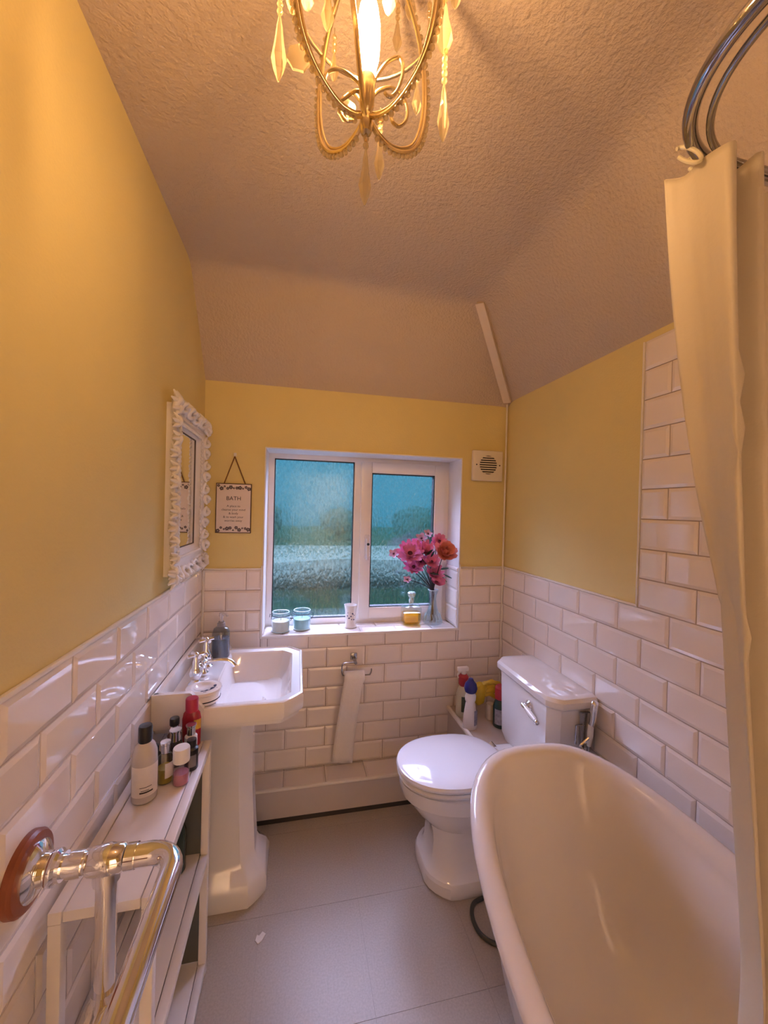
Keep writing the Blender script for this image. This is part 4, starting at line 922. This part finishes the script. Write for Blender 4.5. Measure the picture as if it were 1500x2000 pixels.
def flower(label, cen, rad0, mat, layers, name='cut_flower', leafs=(), curl=.2, heart=True, base=None):
    t = thing(name, label, 'flower', tuple(base or (.772, 2.118, SZ+.02)), 'flowers in the glass vase')
    rad = rad0*1.42; cen = Vector(cen); b = ORIGIN[t.name]
    mid = Vector((.770, 2.118, SZ+.185)); k = rf_.uniform(-.008, .008)
    add_mesh('stem', tube(catmull([b+Vector((k, k*.5, .0)), Vector((.770+k*.6, 2.118, SZ+.12)), mid+Vector((k*.8, 0, 0)), mid.lerp(cen, .5)+Vector((0, 0, .012)), cen], 5), .0024, 6), STEMM, t)
    face = (Vector((cen.x*.1, -1, .28))+(cen-mid).normalized()*.6).normalized()
    rot = face.to_track_quat('Z', 'Y').to_matrix().to_4x4()
    for li, (n_, L_, tilt) in enumerate(layers):
        for i in range(n_):
            a = 2*PI*i/n_+li*.4+rf_.uniform(-.12, .12); l = rad*L_*rf_.uniform(.88, 1.1)
            mt = Matrix.Translation(cen) @ rot @ Matrix.Rotation(a, 4, 'Z') @ Matrix.Rotation(-tilt+rf_.uniform(-.12, .12), 4, 'Y')
            add_mesh('petal', petal(l, l*(.42 if n_ > 9 else .75), curl, mt), mat, t, True, crease=170)
    if heart: add_mesh('flower_heart', sphere(cen+face*.004, rad*.20, 8, 6), HEART, t)
    for (lx, ly, lz, s, a) in leafs:
        mt = Matrix.Translation((lx, ly, lz)) @ Matrix.Rotation(a, 4, 'Y') @ Matrix.Rotation(.5, 4, 'X')
        add_mesh('leaf', petal(s, s*.36, .1, mt), LEAFM, t, True, crease=170)
def fpos(px, py, Y): return at_y(px, py, Y)
lv1 = [(*fpos(866, 1122, 2.09), .055, .5), (*fpos(860, 1112, 2.09), .050, -.05), (*fpos(862, 1125, 2.09), .05, .9)]
flower('large ruffled coral peony at the right of the vase', fpos(866, 1081, 1.995), .050, CORAL, [(8, 1.0, .1), (8, .92, .5), (7, .75, .9), (6, .5, 1.2)], leafs=lv1, curl=.55, heart=False)
flower('big magenta daisy-like bloom at the left of the bouquet', fpos(801, 1082, 2.10), .058, PINK, [(15, 1.0, .12), (13, .8, .5)], curl=.3)
flower('pink bloom low on the left of the bouquet', fpos(808, 1108, 2.105), .042, PINK, [(11, 1.0, .15), (9, .75, .5)], curl=.3, leafs=[(*fpos(822, 1090, 2.06), .05, .9), (*fpos(832, 1085, 2.05), .05, -.6), (*fpos(840, 1120, 2.05), .05, .2)])
flower('upright pink bloom in the middle of the bouquet', fpos(829, 1078, 2.095), .048, PINK2, [(10, 1.0, .4), (8, .8, .8)], curl=.35, leafs=[(*fpos(838, 1062, 2.10), .05, -1.2), (*fpos(832, 1066, 2.1), .04, -2.1)])
flower('drooping rose-pink bloom just above the vase mouth', fpos(846, 1122, 2.09), .046, PINK2, [(10, 1.0, .2), (8, .8, .6)], curl=.35)
flower('hanging pink bloom over the vase neck', fpos(852, 1136, 2.085), .034, PINK2, [(8, 1.0, .3), (6, .7, .7)], curl=.35)
flower('small pale lilac blossom at the top of the bouquet', fpos(823, 1052, 2.12), .024, LILAC, [(5, 1.0, .15)], name='small_blossom', curl=.15)
flower('second small lilac blossom beside the topmost leaf', fpos(836, 1043, 2.12), .020, LILAC, [(5, 1.0, .15)], name='small_blossom', curl=.15, leafs=[(*fpos(842, 1052, 2.12), .05, -1.25)])
flower('tiny pale blossom reaching far left of the bouquet', fpos(769, 1082, 2.12), .022, LILAC, [(5, 1.0, .15)], name='small_blossom', curl=.15)
flower('pink blossom peeping between the peony and the daisy', fpos(852, 1062, 2.12), .030, PINK2, [(6, 1.0, .2), (5, .7, .6)], name='small_blossom', curl=.2)
flower('tiny pink blossom dangling below the daisy', fpos(796, 1132, 2.12), .018, LILAC, [(5, 1.0, .15)], name='small_blossom', curl=.15)
flower('pink blossom at the heart of the bouquet', fpos(843, 1098, 2.085), .036, PINK2, [(8, 1.0, .25), (6, .7, .7)], name='small_blossom', curl=.25)

flower('pink blossom half hidden behind the daisy', fpos(815, 1066, 2.13), .034, PINK, [(8, 1.0, .25), (6, .7, .6)], name='small_blossom', curl=.2)
flower('dark pink bloom above the coral peony', fpos(858, 1058, 2.10), .032, PINK2, [(8, 1.0, .25), (7, .75, .6)], name='small_blossom', curl=.3)
flower('magenta bloom between the daisy and the low bloom', fpos(822, 1098, 2.095), .036, PINK, [(9, 1.0, .2), (8, .75, .55)], name='small_blossom', curl=.3, leafs=[(*fpos(836, 1108, 2.09), .05, .3), (*fpos(842, 1088, 2.08), .04, -1.0)])
# ------------------------------------------------------------------ cleaning things on the corner ledge
LZ = .4145
GC = 'cleaning products on the corner ledge'
wb_ = bottle('cleaner_bottle', 'white cleaner bottle with dark blue cap on the corner ledge', 'bottle', (.868, 1.800, LZ), [(.001, 0), (.034, 0), (.037, .005), (.034, .06), (.026, .120), (.023, .130), (.028, .142), (.029, .160), (.024, .172), (.016, .178)], M('white_bottle_plastic', (.80, .74, .70), .35), [(.020, .177), (.028, .182), (.033, .200), (.028, .222), (.016, .236), (.010, .248), (.001, .249)], M('dark_blue_cap', (.012, .015, .16), .35), sy=.75, group=GC, label_band=(.0372, .02, .095, -1.3, -.2), lbmat=M('grey_print_label', (.30, .29, .36), .5, var=.6, vscale=80))
gb = bottle('spray_bottle', 'cream spray bottle with red collar standing behind the white bottle', 'bottle', (.885, 1.925, LZ), [(.001, 0), (.034, 0), (.037, .005), (.036, .11), (.028, .140), (.018, .155)], M('cream_spray_plastic', (.62, .58, .42), .4), None, None, neck=[(.018, .154), (.026, .165), (.027, .205), (.016, .218)], nmat=M('red_collar', (.38, .03, .05), .4), group=GC, label_band=(.0378, .03, .11, -2.2, -1.0), lbmat=M('dark_green_label', (.06, .08, .05), .5))
add_mesh('trigger_head', join(tube([(0, 0, .216), (0, 0, .235)], .013, 10), box(-.036, .026, -.011, .011, .233, .256, .005), tube([(-.022, 0, .236), (-.034, 0, .214), (-.030, 0, .198)], .004, 6)), PLASTIC, gb, True, True)
rd = bottle('cleaner_bottle', 'dark bottle with red top half hidden beside the cistern', 'bottle', (1.030, 1.790, LZ), [(.001, 0), (.034, 0), (.037, .005), (.037, .10), (.030, .125), (.020, .135)], M('dark_green_plastic', (.02, .06, .055), .35), [(.020, .134), (.030, .140), (.030, .195), (.022, .205), (.001, .206)], M('red_top', (.40, .02, .03), .4), group=GC, label_band=(.0378, .02, .095, -2.9, -1.2), lbmat=M('pale_label', (.40, .38, .42), .5, var=.6, vscale=70))
bottle('cream_tube', 'plain white tube standing under the yellow gloves', 'tube', (1.012, 1.865, LZ), [(.001, 0), (.022, 0), (.023, .004), (.023, .070), (.020, .078), (.001, .080)], M('white_tube_plastic', (.70, .62, .54), .4), group=GC)
gv = thing('rubber_gloves', 'crumpled pair of yellow rubber gloves draped over the cleaning bottles', 'gloves', (.99, 1.88, LZ+.10))
YEL = M('yellow_rubber', (.62, .40, .02), .45, var=.15, vscale=30)
def glove_lobe(pts, r): return tube(catmull(pts, 5), r, 10)
pal = []
def crumple(geo, s):
    return [(p[0]+.006*noise.noise(Vector(p)*45+Vector((s, 0, 0))), p[1]+.006*noise.noise(Vector(p)*45+Vector((0, s, 0))), p[2]+.008*noise.noise(Vector(p)*40+Vector((0, 0, s)))) for p in geo[0]], geo[1]
c = Vector((.975, 1.875, LZ+.145))
add_mesh('cuff', crumple(lathe([(.010, -.075), (.028, -.055), (.036, -.02), (.038, .015), (.030, .035), (.010, .042)], 20, (c.x-.022, c.y, c.z), 1, .75), 1), YEL, gv)
for i, (a, l, dz) in enumerate([(.15, .085, .030), (.0, .095, .012), (-.15, .09, -.006), (-.32, .075, -.022)]):
    d = Vector((math.cos(a), -.1, math.sin(a)*.5))
    n6 = len(catmull([0*d]*3, 5))
    pts = [c+Vector((-.005, 0, dz)), c+d*l*.5+Vector((0, -.006, dz+.014)), c+d*l+Vector((0, -.004, dz-.004))]
    add_mesh('finger', crumple(tube(catmull(pts, 5), [.013-.0003*k for k in range(11)], 10), 2+i), YEL, gv)
